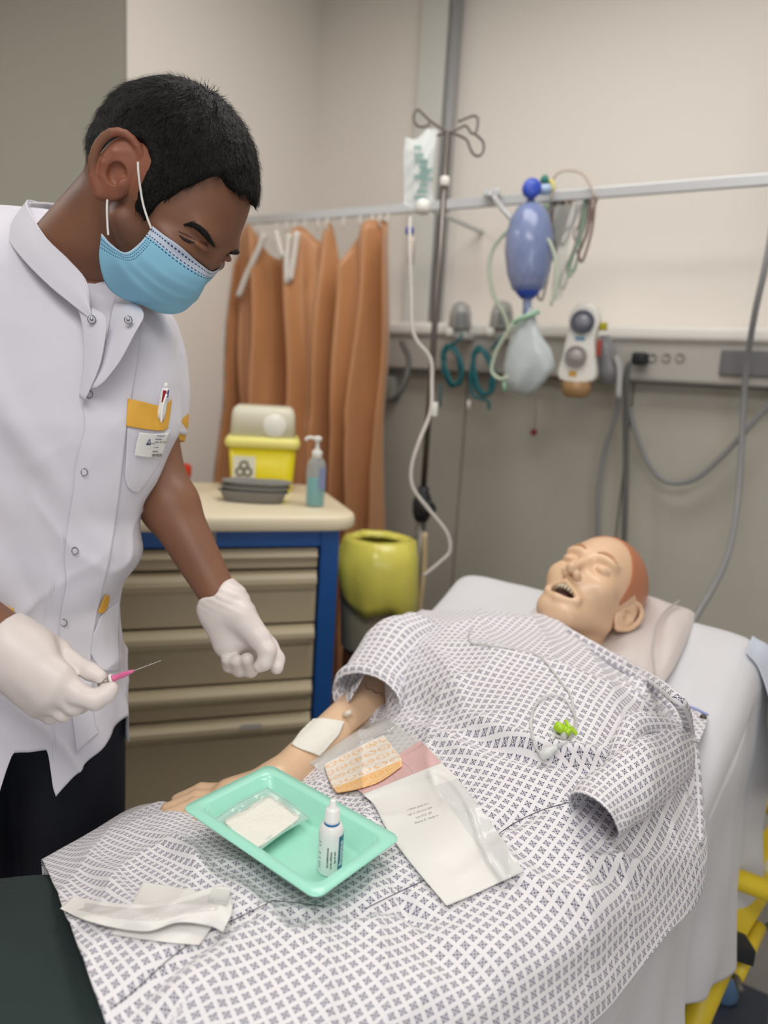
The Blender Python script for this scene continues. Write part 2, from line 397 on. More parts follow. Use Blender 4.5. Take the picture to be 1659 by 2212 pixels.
# drip bag and line
clear=mat('clear_plastic',(225,232,232),.12,alpha=.42,var=.1); tubing=mat('white_tubing',(214,208,202),.3,alpha=.85)
t=thing('infusion_bag','clear crumpled infusion bag with green print on the drip stand','infusion bag',P(905,400,1.9))
L=np.array([[(876,296),(900,300),(925,278),(945,282)],[(872,340),(895,345),(918,340),(938,335)],[(873,400),(893,402),(915,400),(934,395)],[(872,440),(890,450),(912,448),(936,436)]],float)
Lr=rs(rs(L,22,0),16,1); V=[]
for sgn in (1,-1):
    for i in range(22):
        for j in range(16):
            b=math.sin(math.pi*j/15)*math.sin(math.pi*i/21); V.append(P(Lr[i,j,0],Lr[i,j,1],1.9-sgn*.014*b-.003*math.sin(i*1.3+j)*b))
V=np.array(V); g=gridF(22,16); obj('bag_film',(V,g+[[a+352 for a in f[::-1]] for f in g]),clear,t)
gp=mat('green_print',(120,156,150),.5,alpha=.6)
for k,(x,y) in enumerate([(903,318),(905,334),(910,346),(914,360),(918,372),(922,386),(915,398),(912,412),(908,426),(916,350),(924,366),(908,380)]):
    c=P(x,y,1.882); obj('print_patch',box(c-_up*.006,(.02+.006*(k%3),.0006,.010),x=CR,y=FW,z=CU),gp,t,smooth=False)
obj('outlet_port',lathe([(.016,.0),(.02,.01),(.018,.03),(.01,.036)],14,o=P(912,462,1.9)-_up*.0),whitep,t)
t=thing('infusion_line','thin white infusion line with blue joint looping down the stand','tubing',P(890,600,1.9))
obj('hose',tube([P(x,y,z) for x,y,z in [(886,470,1.9),(885,500,1.89),(886,560,1.88),(889,640,1.88),(890,700,1.88),(900,735,1.88),(930,775,1.88),(933,830,1.88),(930,890,1.87),(905,955,1.86),(889,1010,1.86),(893,1055,1.86),(930,1105,1.86),(965,1150,1.86),(972,1190,1.86),(950,1215,1.86),(914,1245,1.86)]],.0048,8,n=110),tubing,t)
obj('drip_chamber',lathe([(.004,.0),(.0095,.008),(.0095,.06),(.005,.07)],14,o=P(887,575,1.9)),mat('clear_chamber',(205,190,178),.2,alpha=.7),t)
obj('blue_joint',lathe([(.005,-.012),(.011,-.006),(.011,.006),(.005,.012)],14,o=P(885,499,1.9)),mat('cobalt_plastic',(36,66,170),.35),t)
obj('roller_clamp',box(P(938,900,1.86),(.014,.012,.035),bev=.003),whitep,t)
t=tag(obj('oxygen_hose',tube([P(918,1150,1.99),P(916,1230,2.0),P(905,1340,2.0),P(900,1500,2.0)],.008,8,n=20),mat('beige_hose',(190,170,138),.5)),'beige hose hanging down just behind the drip stand','hose')
tag(obj('cable',tube([P(896,1150,2.02),P(893,1230,2.03),P(886,1340,2.03),P(880,1500,2.03)],.007,8,n=20),mat('grey_cable',(92,90,86),.5)),'dark grey cable hanging left of the beige hose','cable')
tag(obj('cable',tube([P(868,740,2.3),P(882,775,2.25),P(878,815,2.22),P(862,850,2.22),P(843,865,2.25)],.009,8,n=30),mat('dark_cable',(74,72,70),.5)),'dark cable looping under the trunking beside the curtain','cable')
tag(obj('wall_socket_box',box(PY(842,840,2.4)-_up*.04,(.07,.06,.09),bev=.01),mat('box_grey',(150,152,144),.5)),'small grey box on the wall beside the curtain edge','box')
# -------------------------------------------------------------- flow meters and teal coils
teal=mat('teal_tubing',(12,104,112),.35); greyd=mat('flowmeter_grey',(168,168,166),.35,coat=.4)
for lab,cx in (('grey oxygen flow meter nearest the drip stand',993),('grey oxygen flow meter beside the resuscitator bag',1082)):
    c=PY(cx,712,2.28); t=thing('flow_meter',lab,'flow meter',c,'flow meters on the trunking')
    obj('meter_body',lathe([(.034,-.0),(.038,.01),(.036,.05),(.028,.078),(.012,.09)],24,o=c),greyd,t)
    obj('scale_window',box(c+HD*-.034+_up*.012,(.035,.008,.042),x=RT,y=HD,bev=.003),mat('scale_grey',(128,130,130),.3),t)
    obj('inlet_block',box(c-_up*.03+np.array([0,.03,0]),(.05,.08,.03),bev=.006),whitep,t)
    obj('wing_knob',lathe([(.008,0),(.016,.006),(.016,.02),(.008,.026)],12,o=c+RT*-.035-_up*.012,z=-HD),whitep,t)
def coil(lab,cx,cy,w,hh,n,ph):
    pts=[]
    for k in range(n*8+1):
        a=2*math.pi*k/8+ph; r=1-.30*abs(math.sin(k*.37+ph)); pts.append(PY(cx+w*math.cos(a)*r+3*math.sin(k*1.9),cy+hh*math.sin(a)*r+w*.55*math.cos(a)+4*math.cos(k*.9),2.24+.008*math.sin(k*.5)))
    return pts
c=coil('',975,785,24,52,4,0); t=thing('oxygen_tubing','teal coiled tubing hanging nearest the drip stand','tubing',c[0],'teal tubing coils')
obj('hose_coil',tube(c,.0062,6,n=160),teal,t); obj('hose_end',tube([PY(952,830,2.24),PY(950,880,2.24)],.004),teal,t)
obj('hose_feed',tube([PY(1000,722,2.25),PY(990,735,2.24),PY(975,745,2.24)],.005),teal,t)
c=coil('',1040,800,26,62,4,.5); t=thing('oxygen_tubing','teal coiled tubing with a low dangling end beside the white bag','tubing',c[0],'teal tubing coils')
obj('hose_coil',tube(c,.0062,6,n=160),teal,t); obj('hose_end',tube([PY(1016,800,2.24),PY(1020,850,2.24),PY(1040,862,2.24),PY(1054,866,2.24),PY(1057,885,2.24)],.0055),teal,t)
obj('hose_feed',tube([PY(1086,724,2.25),PY(1075,740,2.24),PY(1060,755,2.24)],.005),teal,t); obj('end_fitting',tube([PY(1013,865,2.24),PY(1012,884,2.24)],.006),whitep,t)
# -------------------------------------------------------------- resuscitator
blue=mat('blue_silicone',(52,82,190),.3); tblue=mat('translucent_blue_silicone',(136,152,198),.22,alpha=.74,coat=.5)
c=PY(1143,560,1.97); Zr=proj(c)[2]; px=lambda v:v*Zr/F
t=thing('resuscitator','blue bag valve resuscitator hanging from the rail','resuscitator',PY(1141,690,1.97))
B=lambda y:PY(1146-(y-450)*.035,y,1.97)
ax=nrm(B(430)-B(650))
prof=[(px(16),0),(px(34),px(12)),(px(46),px(45)),(px(52),px(88)),(px(51),px(125)),(px(42),px(160)),(px(28),px(182)),(px(14),px(192))]
obj('squeeze_bag',lathe(prof,32,o=B(637),z=ax),tblue,t)
obj('lower_cap',lathe([(px(15),-px(12)),(px(22),-px(4)),(px(30),px(6)),(px(26),px(14))],28,o=B(632),z=ax),blue,t)
obj('neck_tube',lathe([(px(9),-px(50)),(px(10),0)],20,o=B(640),z=ax),tblue,t)
obj('upper_cap',lathe([(px(26),-px(6)),(px(22),px(4)),(px(11),px(24)),(px(7),px(44))],28,o=B(468),z=ax),blue,t)
v=obj('valve',lathe([(px(8),-px(10)),(px(19),-px(8)),(px(20),px(8)),(px(12),px(12))],28,o=PY(1148,408,1.95),z=-HD),blue,t)
obj('valve_port',lathe([(px(10),0),(px(11),px(22)),(px(8),px(30))],20,o=PY(1160,410,1.97),z=nrm(RT+_up*.1)),mat('pale_blue',(168,190,222),.3),v)
obj('valve_stem',tube([PY(1147,425,1.96),B(450)],px(8)),tblue,t)
obj('green_plug',lathe([(.010,0),(.012,.01),(.006,.02)],12,o=PY(1176,396,1.99),z=_up),mat('green_plug',(40,120,108),.4),t)
obj('yellow_ring',tube([PY(1186,390,2.0)+np.array([.0,0,0]),PY(1193,395,2.0),PY(1195,406,2.0),PY(1190,414,2.0)],.006),mat('pale_yellow',(214,204,120),.4),t)
pg=mat('pale_green_tubing',(198,210,188),.3,alpha=.75)
obj('oxygen_hose',tube([PY(x,y,1.99) for x,y in [(1120,480),(1085,510),(1062,545),(1057,590),(1068,640),(1090,680),(1100,715)]],.006,8,n=40),pg,t)
obj('side_hose',tube([PY(x,y,1.95) for x,y in [(1160,505),(1185,520),(1200,560),(1203,610),(1190,660)]],.005,8,n=40),pg,t)
t=thing('reservoir_bag','limp white translucent reservoir bag hanging under the resuscitator','reservoir bag',PY(1135,850,1.97))
rings=[]
for y,xa,xb,th in [(665,1138,1152,.008),(690,1122,1158,.014),(720,1108,1166,.022),(755,1095,1190,.03),(790,1088,1200,.032),(820,1088,1180,.028),(842,1098,1160,.02),(851,1120,1140,.006)]:
    a,b=PY(xa,y,1.97),PY(xb,y,1.97); cc=(a+b)/2; hw=np.linalg.norm(b-a)/2; th_=np.linspace(0,2*math.pi,28,endpoint=False)
    rings.append(cc+np.outer(np.cos(th_)*hw,nrm(b-a))+np.outer(np.sin(th_)*th*(1+.25*np.sin(th_*5+y*.05)),[0,1,0]))
obj('bag_skin',loft(rings),mat('reservoir_white',(196,204,206),.25,alpha=.9,bump=.4,bscale=30),t)
obj('bag_collar',tube([PY(1105,702,1.95),PY(1125,688,1.94),PY(1148,680,1.95),PY(1165,672,1.96)],.007),mat('soft_green',(150,190,160),.4),t)
obj('supply_hose',tube([PY(x,y,1.93) for x,y in [(1108,700),(1085,735),(1070,765),(1062,800),(1078,818),(1098,815)]],.0055,8,n=40),pg,t)
obj('tail_hose',tube([PY(x,y,1.96) for x,y in [(1088,825),(1092,845)]],.006,8),mat('soft_green',(150,190,160)),t)
# wire basket hook and hanging bundle of lines
t=thing('hanger_bracket','grey metal bracket arm hooked over the rail left of the resuscitator','bracket',PY(1060,430,YR))
obj('bracket_arm',tube([PY(1054,420,2.0),PY(1068,428,2.02),PY(1085,450,2.0),PY(1110,478,1.98)],.009,6),palem,t)
obj('bracket_plate',box(PY(1062,425,2.03),(.05,.012,.02),bev=.003),palem,t)
rng=random.Random(4); t=thing('monitor_leads','tangled grey and clear lines hanging from the rail behind the resuscitator','leads',PY(1200,560,2.02))
lead=[mat('lead_grey',(150,148,144),.4),mat('lead_pale',(196,196,196),.3,alpha=.8),mat('lead_brown',(128,104,96),.4),mat('lead_green',(150,186,160),.4,alpha=.8)]
for k in range(22):
    x0=rng.uniform(1190,1290); y0=434-(x0-1190)*.07; yb=rng.uniform(520,655); xb=x0-(yb-430)*rng.uniform(.2,.5); dy=rng.uniform(-.02,.08)
    x3=x0-rng.uniform(5,25); pts=[(x0,y0),(x0*.6+xb*.4+rng.uniform(-6,6),y0*.5+yb*.5),(xb+4,yb-12),(xb-4,yb),(xb-8,yb-20),(x3*.6+xb*.4,y0*.5+yb*.5),(x3,y0)]
    obj('lead',tube([PY(x,y,YR+.01+dy) for x,y in pts],rng.choice([.003,.004,.005]),6,n=36),lead[k%4],t)
obj('loop_over_rail',tube([PY(x,y,2.03) for x,y in [(1192,430),(1190,400),(1205,375),(1230,368),(1258,375),(1275,400),(1285,425)]],.0035,6,n=36),mat('lead_beige',(206,190,176),.4,alpha=.7),t)
obj('clear_sleeve',(np.array([PY(x,y,2.04) for x,y in [(1195,445),(1245,440),(1228,540),(1215,640),(1190,655),(1200,540)]]),[[0,1,2,5],[5,2,3,4]]),mat('clear_sleeve',(190,192,186),.3,alpha=.5),t,smooth=False)
# -------------------------------------------------------------- suction regulator
c=PY(1250,825,2.2); Zv=proj(c)[2]; u=lambda v:v*Zv/F; vx=nrm(np.array([.985,.17,0])); vy=np.array([-vx[1],vx[0],0.])
t=thing('suction_regulator','white suction regulator with two round dials clipped to the trunking','regulator',c)
pts=[]
body=[(-36,0),(36,0),(34,50),(30,85),(33,105),(36,125),(26,150),(5,160),(-16,152),(-28,130),(-26,108),(-30,85),(-34,50)]
r0=[];
for kk,(dy,s_) in enumerate(((0,.94),(-.008,1),(-.05,1),(-.058,.94))): r0.append(np.array([c+vx*u(a)*s_+_up*(u(b)*s_+u(4))+vy*(-.0+dy)+vy*-.0 for a,b in rs(np.array(body,float),52,closed=True)])-np.array([0,0,0]))
obj('regulator_body',loft(r0),whitep,t,bevel=.003)
fz=-vy
def dial(x,y,r,mat1,mat2):
    o=c+vx*u(x)+_up*u(y)+vy*-.058; d=obj('dial',lathe([(u(r),0),(u(r),.012),(u(r*.8),.016),(u(r*.74),.010)],28,o=o,z=-vy),mat1,t)
    obj('dial_face',lathe([(.0001,.0),(u(r*.72),.0),(u(r*.72),.003),(.0001,.003)],24,o=o-vy*.010,z=-vy,caps=False),mat2,d)
dial(2,122,24,mat('dial_rim',(78,84,100),.35),mat('dial_glass',(138,138,146),.2))
dial(-4,52,22,mat('knob_grey',(150,144,142),.4),mat('knob_face',(176,168,166),.35))
obj('blue_marking',box(c+vx*u(0)+_up*u(84)-vy*.0588,(u(20),.001,u(9)),x=vx,y=vy),mat('blue_mark',(120,160,184),.5),t,smooth=False)
obj('orange_marking',box(c+vx*u(-8)+_up*u(10)-vy*.0588,(u(16),.001,u(12)),x=vx,y=vy),mat('orange_mark',(206,160,70),.5),t,smooth=False)
obj('rail_mount',box(c+vx*u(0)+_up*u(60)+np.array([0,.07,0]),(.05,.16,.06),bev=.004),whitep,t)
obj('side_knob',box(c+vx*u(42)+_up*u(108)-vy*.03,(u(14),.02,u(16)),bev=.003),mat('mustard',(180,170,30),.4),t)
obj('red_switch',box(c+vx*u(38)+_up*u(55)-vy*.03,(u(8),.02,u(34)),bev=.002),mat('red_switch',(170,70,60),.4),t)
obj('trap_jar',lathe([(u(20),-u(34)),(u(28),-u(28)),(u(33),0)],28,o=c-vy*.03),mat('amber_jar',(178,140,96),.3,alpha=.8),t)
t=thing('suction_jar','clear grey plastic jar hanging beside the suction regulator','jar',PY(1310,830,2.27))
rings=[];
for y,a,b,th in [(725,1297,1318,.02),(760,1290,1330,.03),(800,1288,1337,.03),(828,1298,1330,.02)]:
    p,q=PY(a,y,2.27),PY(b,y,2.27); th_=np.linspace(0,2*math.pi,24,endpoint=False); cc=(p+q)/2; rings.append(cc+np.outer(np.cos(th_)*np.linalg.norm(q-p)/2,nrm(q-p))+np.outer(np.sin(th_)*th,[0,1,0]))
obj('jar_body',loft(rings),mat('smoked_clear',(150,150,156),.2,alpha=.75),t); obj('jar_tube',tube([PY(1330,770,2.25),PY(1338,800,2.25),PY(1336,860,2.25)],.009),mat('lead_pale',(196,196,196)),t)
# plug, cables, hoses on the wall
t=thing('power_plug','black power plug and cable in the trunking socket','plug',PY(1383,775,2.33))
obj('plug_head',box(PY(1383,775,2.32)-_up*.018,(.042,.05,.036),bev=.008),black,t)
obj('power_cable',tube([PY(x,y,Y) for x,y,Y in [(1372,778,2.31),(1355,800,2.3),(1352,900,2.32),(1352,1000,2.34),(1350,1100,2.34),(1346,1250,2.34),(1344,1500,2.3)]],.009,8,n=50),mat('cable_grey',(100,100,98),.5),t)
hose=mat('grey_hose',(142,142,144),.4)
for lab,pts in (('pale grey hose dropping from the suction jar behind the bed',[(1338,800,2.3),(1334,880,2.33),(1305,980,2.35),(1292,1080,2.35),(1292,1250,2.35),(1290,1500,2.3)]),
    ('grey hose swagged in a wide loop below the trunking',[(1358,880,2.36),(1372,930,2.36),(1400,1000,2.36),(1440,1040,2.36),(1500,1035,2.36),(1560,985,2.36),(1620,920,2.36),(1700,830,2.36)]),
    ('grey hose hanging from above down behind the pillow',[(1700,60,2.3),(1690,300,2.25),(1670,480,2.2),(1652,580,2.17),(1630,680,2.2),(1612,800,2.28),(1604,920,2.3),(1594,1080,2.25),(1575,1190,2.1),(1540,1270,1.98),(1500,1340,1.9),(1460,1450,1.8),(1440,1650,1.75)])):
    tag(obj('hose',tube([PY(*p) for p in pts],.0085,8,n=70),hose),lab,'hose')
t=thing('call_pull','small red knob hanging on a thin cord against the grey panel','pull cord',PY(1153,932,2.38))
obj('cord',tube([PY(1158,822,2.36),PY(1155,930,2.38)],.0015,5),lead[0],t); obj('knob',lathe([(.002,-.012),(.011,-.006),(.011,.006),(.002,.012)],16,o=PY(1153,934,2.38)),mat('dark_red',(140,30,62),.4),t)
# -------------------------------------------------------------- drawer cart
ce=np.array([math.sin(math.radians(40)),math.cos(math.radians(40)),0]); cn=np.array([ce[1],-ce[0],0]); co=P(735,1140,1.75); cb=-cn
bluem=mat('cart_blue_enamel',(20,84,158),.35); cr_=mat('cart_beige',(190,176,148),.4); topm=mat('cart_top_cream',(238,226,196),.35)
t=thing('drawer_cart','blue framed medical cart with beige drawers and cream top','cart',(co+cb*.22-ce*.31)*[1,1,0])
cw=.63; D=.43; zt=co[2]
def cbox(a0,a1,d0,d1,z0,z1,**k): return box(co*[1,1,0]+ce*(a0+a1)/2+cb*(d0+d1)/2+_up*z0,(a1-a0,d1-d0,z1-z0),x=ce,y=cb,**k)
for a in (-cw,-.045):
    for d in (0,D-.045): obj('corner_post',cbox(a,a+.045,d,d+.045,.10,zt,bev=.004),bluem,t,smooth=False)
obj('top_rail',cbox(-cw+.045,-.045,0,.03,zt-.045,zt,bev=.003),bluem,t,smooth=False)
obj('side_panel',cbox(-.03,-.01,.045,D-.045,.14,zt),bluem,t,smooth=False); obj('side_panel',cbox(-cw+.01,-cw+.03,.045,D-.045,.14,zt),bluem,t,smooth=False)
obj('back_panel',cbox(-cw+.03,-.03,D-.03,D-.01,.14,zt),bluem,t,smooth=False); obj('base',cbox(-cw+.045,-.045,.01,D-.045,.10,.14),bluem,t,smooth=False)
wt=obj('worktop',loft([np.array([co*[1,1,0]+ce*(-cw/2+x*s)+cb*(D/2-.005+y*s)+_up*z for x,y in rrect(cw+.08,D+.07,.07)]) for z,s in ((zt,.985),(zt+.006,1),(zt+.024,1),(zt+.032,.99),(zt+.034,.975))]),topm,t)
zs=[PP(500,y,co,cn)[2] for y in (1170,1236,1357,1482,1553)]+[.16]
zs[0]=zt-.05
for k in range(5):
    z1,z0=zs[k],zs[k+1]; d=obj('drawer',cbox(-cw+.05,-.05,.004,.35,z0+.006,z1,bev=.003),cr_,t,smooth=False)
    hz=min(.042,(z1-z0)*.45); prof=[(.0,0),(-.016,-.004),(-.024,-.014),(-.024,-hz*.6),(-.012,-hz),(-.004,-hz)]
    ra=[];
    for a in (-cw+.055,-.055): ra.append(np.array([co*[1,1,0]+ce*a+cb*(.004+x)+_up*(z1+z) for x,z in prof]))
    obj('handle',loft(ra),mat('handle_beige',(206,192,162),.35),d,smooth=False)
lk=PP(452,1158,co,cn); L=obj('lock_plate',box(lk-_up*.012+cn*.001,(.03,.008,.024),x=ce,y=cb,bev=.003),mat('grey_plate',(160,160,158),.4),t); obj('lock',lathe([(.008,0),(.008,.006),(.003,.006)],16,o=lk+cn*.005,z=cn),black,L)
obj('drawer_label',box(PP(540,1557,co,cn)+cn*.022-_up*.01,(.05,.002,.012),x=ce,y=cb),mat('label_grey',(198,196,190),.5),t,smooth=False)
for a in (-cw+.05,-.05):
    for d in (.05,D-.05):
        q=co*[1,1,0]+ce*a+cb*d; obj('caster',lathe([(.045,-.014),(.05,0),(.045,.014)],20,o=q+_up*.05,z=cn),black,t)
ZT=zt+.034
# sharps container
c=PH(566,1054,ZT); s=proj(c)[2]/F; ex=nrm(ce*.55+RT*.7); ey=np.array([-ex[1],ex[0],0])
yel=mat('sharps_yellow',(238,220,20),.35); wl=mat('sharps_lid',(226,222,200),.35,alpha=.93); yl=mat('lid_rim_yellow',(236,228,130),.35)
t=thing('sharps_container','yellow sharps container with tall white lid on the cart','sharps bin',c)
def rr(w,d,z,r=.02): return np.array([c+ex*x+ey*y+_up*z for x,y in rrect(w,d,r)])
W=s*140; 
obj('bin_body',loft([rr(W*.88,W*.72,0),rr(W*.9,W*.74,.004),rr(W,W*.84,s*98)]),yel,t)
obj('lid_rim',loft([rr(W*1.06,W*.9,s*92),rr(W*1.1,W*.94,s*98),rr(W*1.1,W*.94,s*106),rr(W*1.02,W*.86,s*114)]),yl,t)
obj('lid',loft([rr(W*.96,W*.82,s*112),rr(W*.92,W*.78,s*160),rr(W*.88,W*.74,s*170),rr(W*.78,W*.62,s*176)]),wl,t)
obj('lid_hatch',lathe([(.001,.0),(s*24,0),(s*24,.006),(s*20,.010),(.001,.010)],28,o=c+ex*W*.17+_up*s*138-ey*W*.385,z=-ey,caps=False),mat('hatch_white',(236,234,224),.3),t)
lm=mat('hazard_white',(236,234,214),.5); lb=mat('hazard_black',(70,60,40),.5)
lo=c-ex*W*.26-ey*(W*.405)+_up*s*46; lab=obj('hazard_label',box(lo-_up*s*28,(s*46,.002,s*56),x=ex,y=ey),lm,t,smooth=False)
for a in (90,210,330):
    q=lo-ey*.0025+ex*math.cos(math.radians(a))*s*9+_up*math.sin(math.radians(a))*s*9; obj('biohazard_ring',tube([q+ex*math.cos(b)*s*8+_up*math.sin(b)*s*8 for b in np.linspace(0,2*math.pi,12,endpoint=False)],s*1.8,5,n=24,closed=True),lb,lab)
# hand gel
c=PH(680,1094,ZT); s=proj(c)[2]/F; t=thing('hand_gel_bottle','clear pump bottle with blue green gel on the cart corner','bottle',c)
obj('gel',lathe([(s*17,s*3),(s*18,s*6),(s*18,s*62),(s*17,s*63)],28,o=c,sy=.7,x=ce),mat('teal_gel',(60,176,176),.2,alpha=.85),t)
obj('bottle_body',lathe([(s*19,0),(s*21,s*4),(s*21,s*88),(s*17,s*100),(s*9,s*108)],28,o=c,sy=.7,x=ce),mat('clear_bottle',(196,216,220),.1,alpha=.35),t)
pu=obj('pump',lathe([(s*11,s*104),(s*11,s*120),(s*5,s*124),(s*4,s*140),(s*9,s*142),(s*9,s*150),(s*3,s*152)],20,o=c),whitep,t)
obj('spout',tube([c+_up*s*147,c+_up*s*148-ce*s*20,c+_up*s*142-ce*s*26],s*3.5,8),whitep,pu)
obj('bottle_label',box(c+_up*s*40+ce*s*10+cn*s*14,(s*14,.001,s*45),x=ce,y=cb),mat('label_blue',(140,150,190),.5,alpha=.8),t,smooth=False)
# kidney dishes
pulp=mat('grey_pulp',(136,134,130),.8,bump=.2,bscale=90)
for k in range(3):
    c=PH(548,1082,ZT)+_up*(.001+.012*k)+ce*.004*k; s=proj(c)[2]/F
    base=np.array([(-72,-8),(-60,20),(-30,30),(0,24),(30,30),(60,20),(72,-8),(58,-26),(25,-34),(-25,-34),(-58,-26)],float)*s*(1,1.15); R0=rs(base,44,closed=True)
    f=lambda sc_,z:np.array([c+RT*x*sc_+HD*y*sc_+_up*z for x,y in R0])
    lab='grey pulp kidney dish, %s of the stack on the cart'%('lowest','middle','topmost')[k]
    tag(obj('kidney_dish',loft([f(.86,0),f(.88,.003),f(.98,.022),f(1.06,.024),f(1.06,.026),f(.96,.026),f(.84,.006),f(.80,.004)]),pulp),lab,'dish','kidney dishes on the cart')
# red container
c=PH(368,1056,ZT); s=proj(c)[2]/F*1.08; t=thing('red_container','red lidded container behind the man on the cart','container',c); redm=mat('red_plastic',(196,44,36),.4)
obj('tub',lathe([(s*34,0),(s*37,s*18),(s*38,s*20)],32,o=c),redm,t); obj('black_band',lathe([(s*37,s*20),(s*37,s*25)],32,o=c),black,t); obj('lid',lathe([(s*40,s*25),(s*41,s*45),(s*36,s*50),(s*10,s*54)],32,o=c),redm,t)
# waste bin with yellow bag
c=P(784,1245,1.93)+ce*.035; s=1.92/F; t=thing('waste_bin','pale waste bin lined with a crumpled yellow bag beside the cart','waste bin',(c[0]-.02,c[1],.0))
cc=c*[1,1,0]+np.array([-.03,.02,0]); zb=P(770,1420,1.93)[2]
obj('bin_tub',lathe([(s*52,0),(s*58,.01),(s*70,c[2]-zb+.02),(s*72,c[2]-zb+.06)],36,o=cc+_up*(zb-.0)),mat('bin_pale',(178,172,150),.45),t)
obj('bin_stand',box(cc,(s*80,s*80,zb),bev=.008),mat('brown_stand',(104,66,40),.5),t)
rings=[]; th=np.linspace(0,2*math.pi,64,endpoint=False)
zc=c[2]
for z,r in ((zc+.085,s*52),(zc+.10,s*66),(zc+.095,s*80),(zc+.05,s*90),(zc,s*94),(zc-.05,s*86),(zc-.075,s*79),(zc-.07,s*74)):
    low=-.055*np.cos(th-math.radians(20))*(z<zc+.02)-.03*np.sin(th*3)*(z<zc)
    rr_=r*(1+.09*vn(np.stack([np.cos(th)*2.2,np.sin(th)*2.2,0*th+z*22],-1))+.05*vn(np.stack([np.cos(th)*6,np.sin(th)*6,0*th+z*40],-1))); cx=cc+np.array([.02,0,0])
    rings.append(np.stack([cx[0]+rr_*np.cos(th),cx[1]+rr_*np.sin(th),z+low],1))
obj('yellow_bag',loft(rings,False,False),mat('yellow_film',(222,214,96),.3,bump=.6,bscale=22,coat=.3),t,sol=.001)
# ---------------------------------------------------------------- bed
sheetm=mat('white_sheet',(214,214,218),.75,bump=.08,bscale=220,sheen=.2)
yb_=mat('yellow_enamel',(226,198,44),.4); 
XN=-.085; XF=-.722
def bedz(y): return np.interp(y,[-.3,.80,.95,1.5,1.6],[.80,.80,.825,1.02,1.02])
t=thing('hospital_bed','hospital bed with yellow frame and raised white backrest','bed',((XN+XF)/2,.6,0))
for n_,y0,y1 in (('mattress_foot',-.3,.76),('mattress_back',.79,1.52)):
    rings=[]
    for y in (y0,y0+.02,(y0+y1)/2,y1-.02,y1):
        e=.02 if y in(y0,y1) else 0; z=bedz(y); rings.append(np.array([((XN+XF)/2-.028+a,y,z-.072+b) for a,b in rrect(XN-XF-.115-2*e,.11-e,.03)]))
    obj(n_,loft(rings),mat('mattress_blue',(150,170,200),.6),t)
for x in (XN-.06,XF+.06): obj('side_beam',tube([(x,-.3,.56),(x,.5,.56),(x,1.45,.56)],.022,10),yb_,t)
fr=lambda a,b,r=.02,**k: obj('frame_tube',tube([a,b],r,12),yb_,t)
fr((XF+.04,1.45,.56),(XN+.16,1.45,.56)); fr((XF+.04,-.28,.56),(XN-.03,-.28,.56))
a=PX(1612,1722,XN+.02); b=PX(1680,1748,XN+.10)
e1=P(1590,1712,1.72);e2=P(1700,1752,1.72); fr(e1,e2,.022)
e3=P(1580,1800,1.62);e4=P(1700,1838,1.62); fr(e3,e4,.026)
g1=P(1700,1795,1.60); g2=P(1560,2020,1.42); dg=nrm(g2-g1); L_=np.linalg.norm(g2-g1)
obj('diagonal_beam',box((g1),(.06,.04,L_),x=nrm(np.cross(dg,FW)),y=nrm(np.cross(dg,np.cross(dg,FW))),z=dg,bev=.004),yb_,t)
obj('beam_sticker',box(P(1652,1880,1.50),(.016,.001,.05),x=nrm(np.cross(dg,FW)),y=FW,z=-dg),mat('sticker',(220,214,180),.5),t,smooth=False)
fr(P(1580,2020,1.42),P(1460,2290,1.30),.026)
fr(P(1640,2000,1.46),P(1590,2110,1.38),.014)
obj('black_clamp',box(P(1590,2062,1.38),(.05,.045,.035),x=nrm(RT+_up*-.3),y=HD,bev=.004),black,t)
for x in (XF+.05,XN-.05):
    for y in (-.2,1.38):
        obj('leg',tube([(x,y,.54),(x,y,.12)],.024,12),yb_,t)
        c=obj('caster',lathe([(.055,-.02),(.062,-.012),(.062,.012),(.055,.02)],24,o=(x,y,.062),z=(1,0,0)),black,t)
        obj('brake_pedal',box((x,y-.05,.10),(.03,.10,.02),bev=.004),mat('pedal_blue',(70,110,160),.5),c)
obj('lift_column',box(((XF+XN)/2,.5,.12),(.25,.5,.42),bev=.02),mat('column_grey',(120,120,124),.5),t)
obj('base_frame',box(((XF+XN)/2+.05,.6,.1),(.6,1.5,.05),bev=.01),mat('column_grey',(120,120,124)),t)
t=thing('floor_pedal','blue and dark pedal unit on the floor under the yellow frame','pedal',PH(1570,2212,0)); c=ORG[t.name]
obj('pedal_base',box(c,(.16,.2,.05),bev=.01),mat('dark_pedal',(52,58,72),.5),t); obj('blue_cover',lathe([(.03,.05),(.035,.06),(.03,.14),(.02,.15)],20,o=c+[-.02,.02,0]),mat('steel_blue',(96,130,170),.4),t)
tag(obj('floor_cable',tube([P(x,y,z) for x,y,z in [(1700,1780,1.7),(1640,1815,1.62),(1560,1880,1.55)]],.007,8,n=20),mat('cable_grey',(100,100,98))),'grey cable passing behind the bed frame near the yellow bars','cable')
tag(obj('floor_cable',tube([P(x,y,z) for x,y,z in [(1720,1965,1.55),(1600,2035,1.5),(1540,2075,1.45),(1580,2090,1.4),(1600,2140,1.35)]],.006,8,n=30),mat('cable_grey',(100,100,98))),'dark cable crossing the yellow frame by the black clamp','cable')
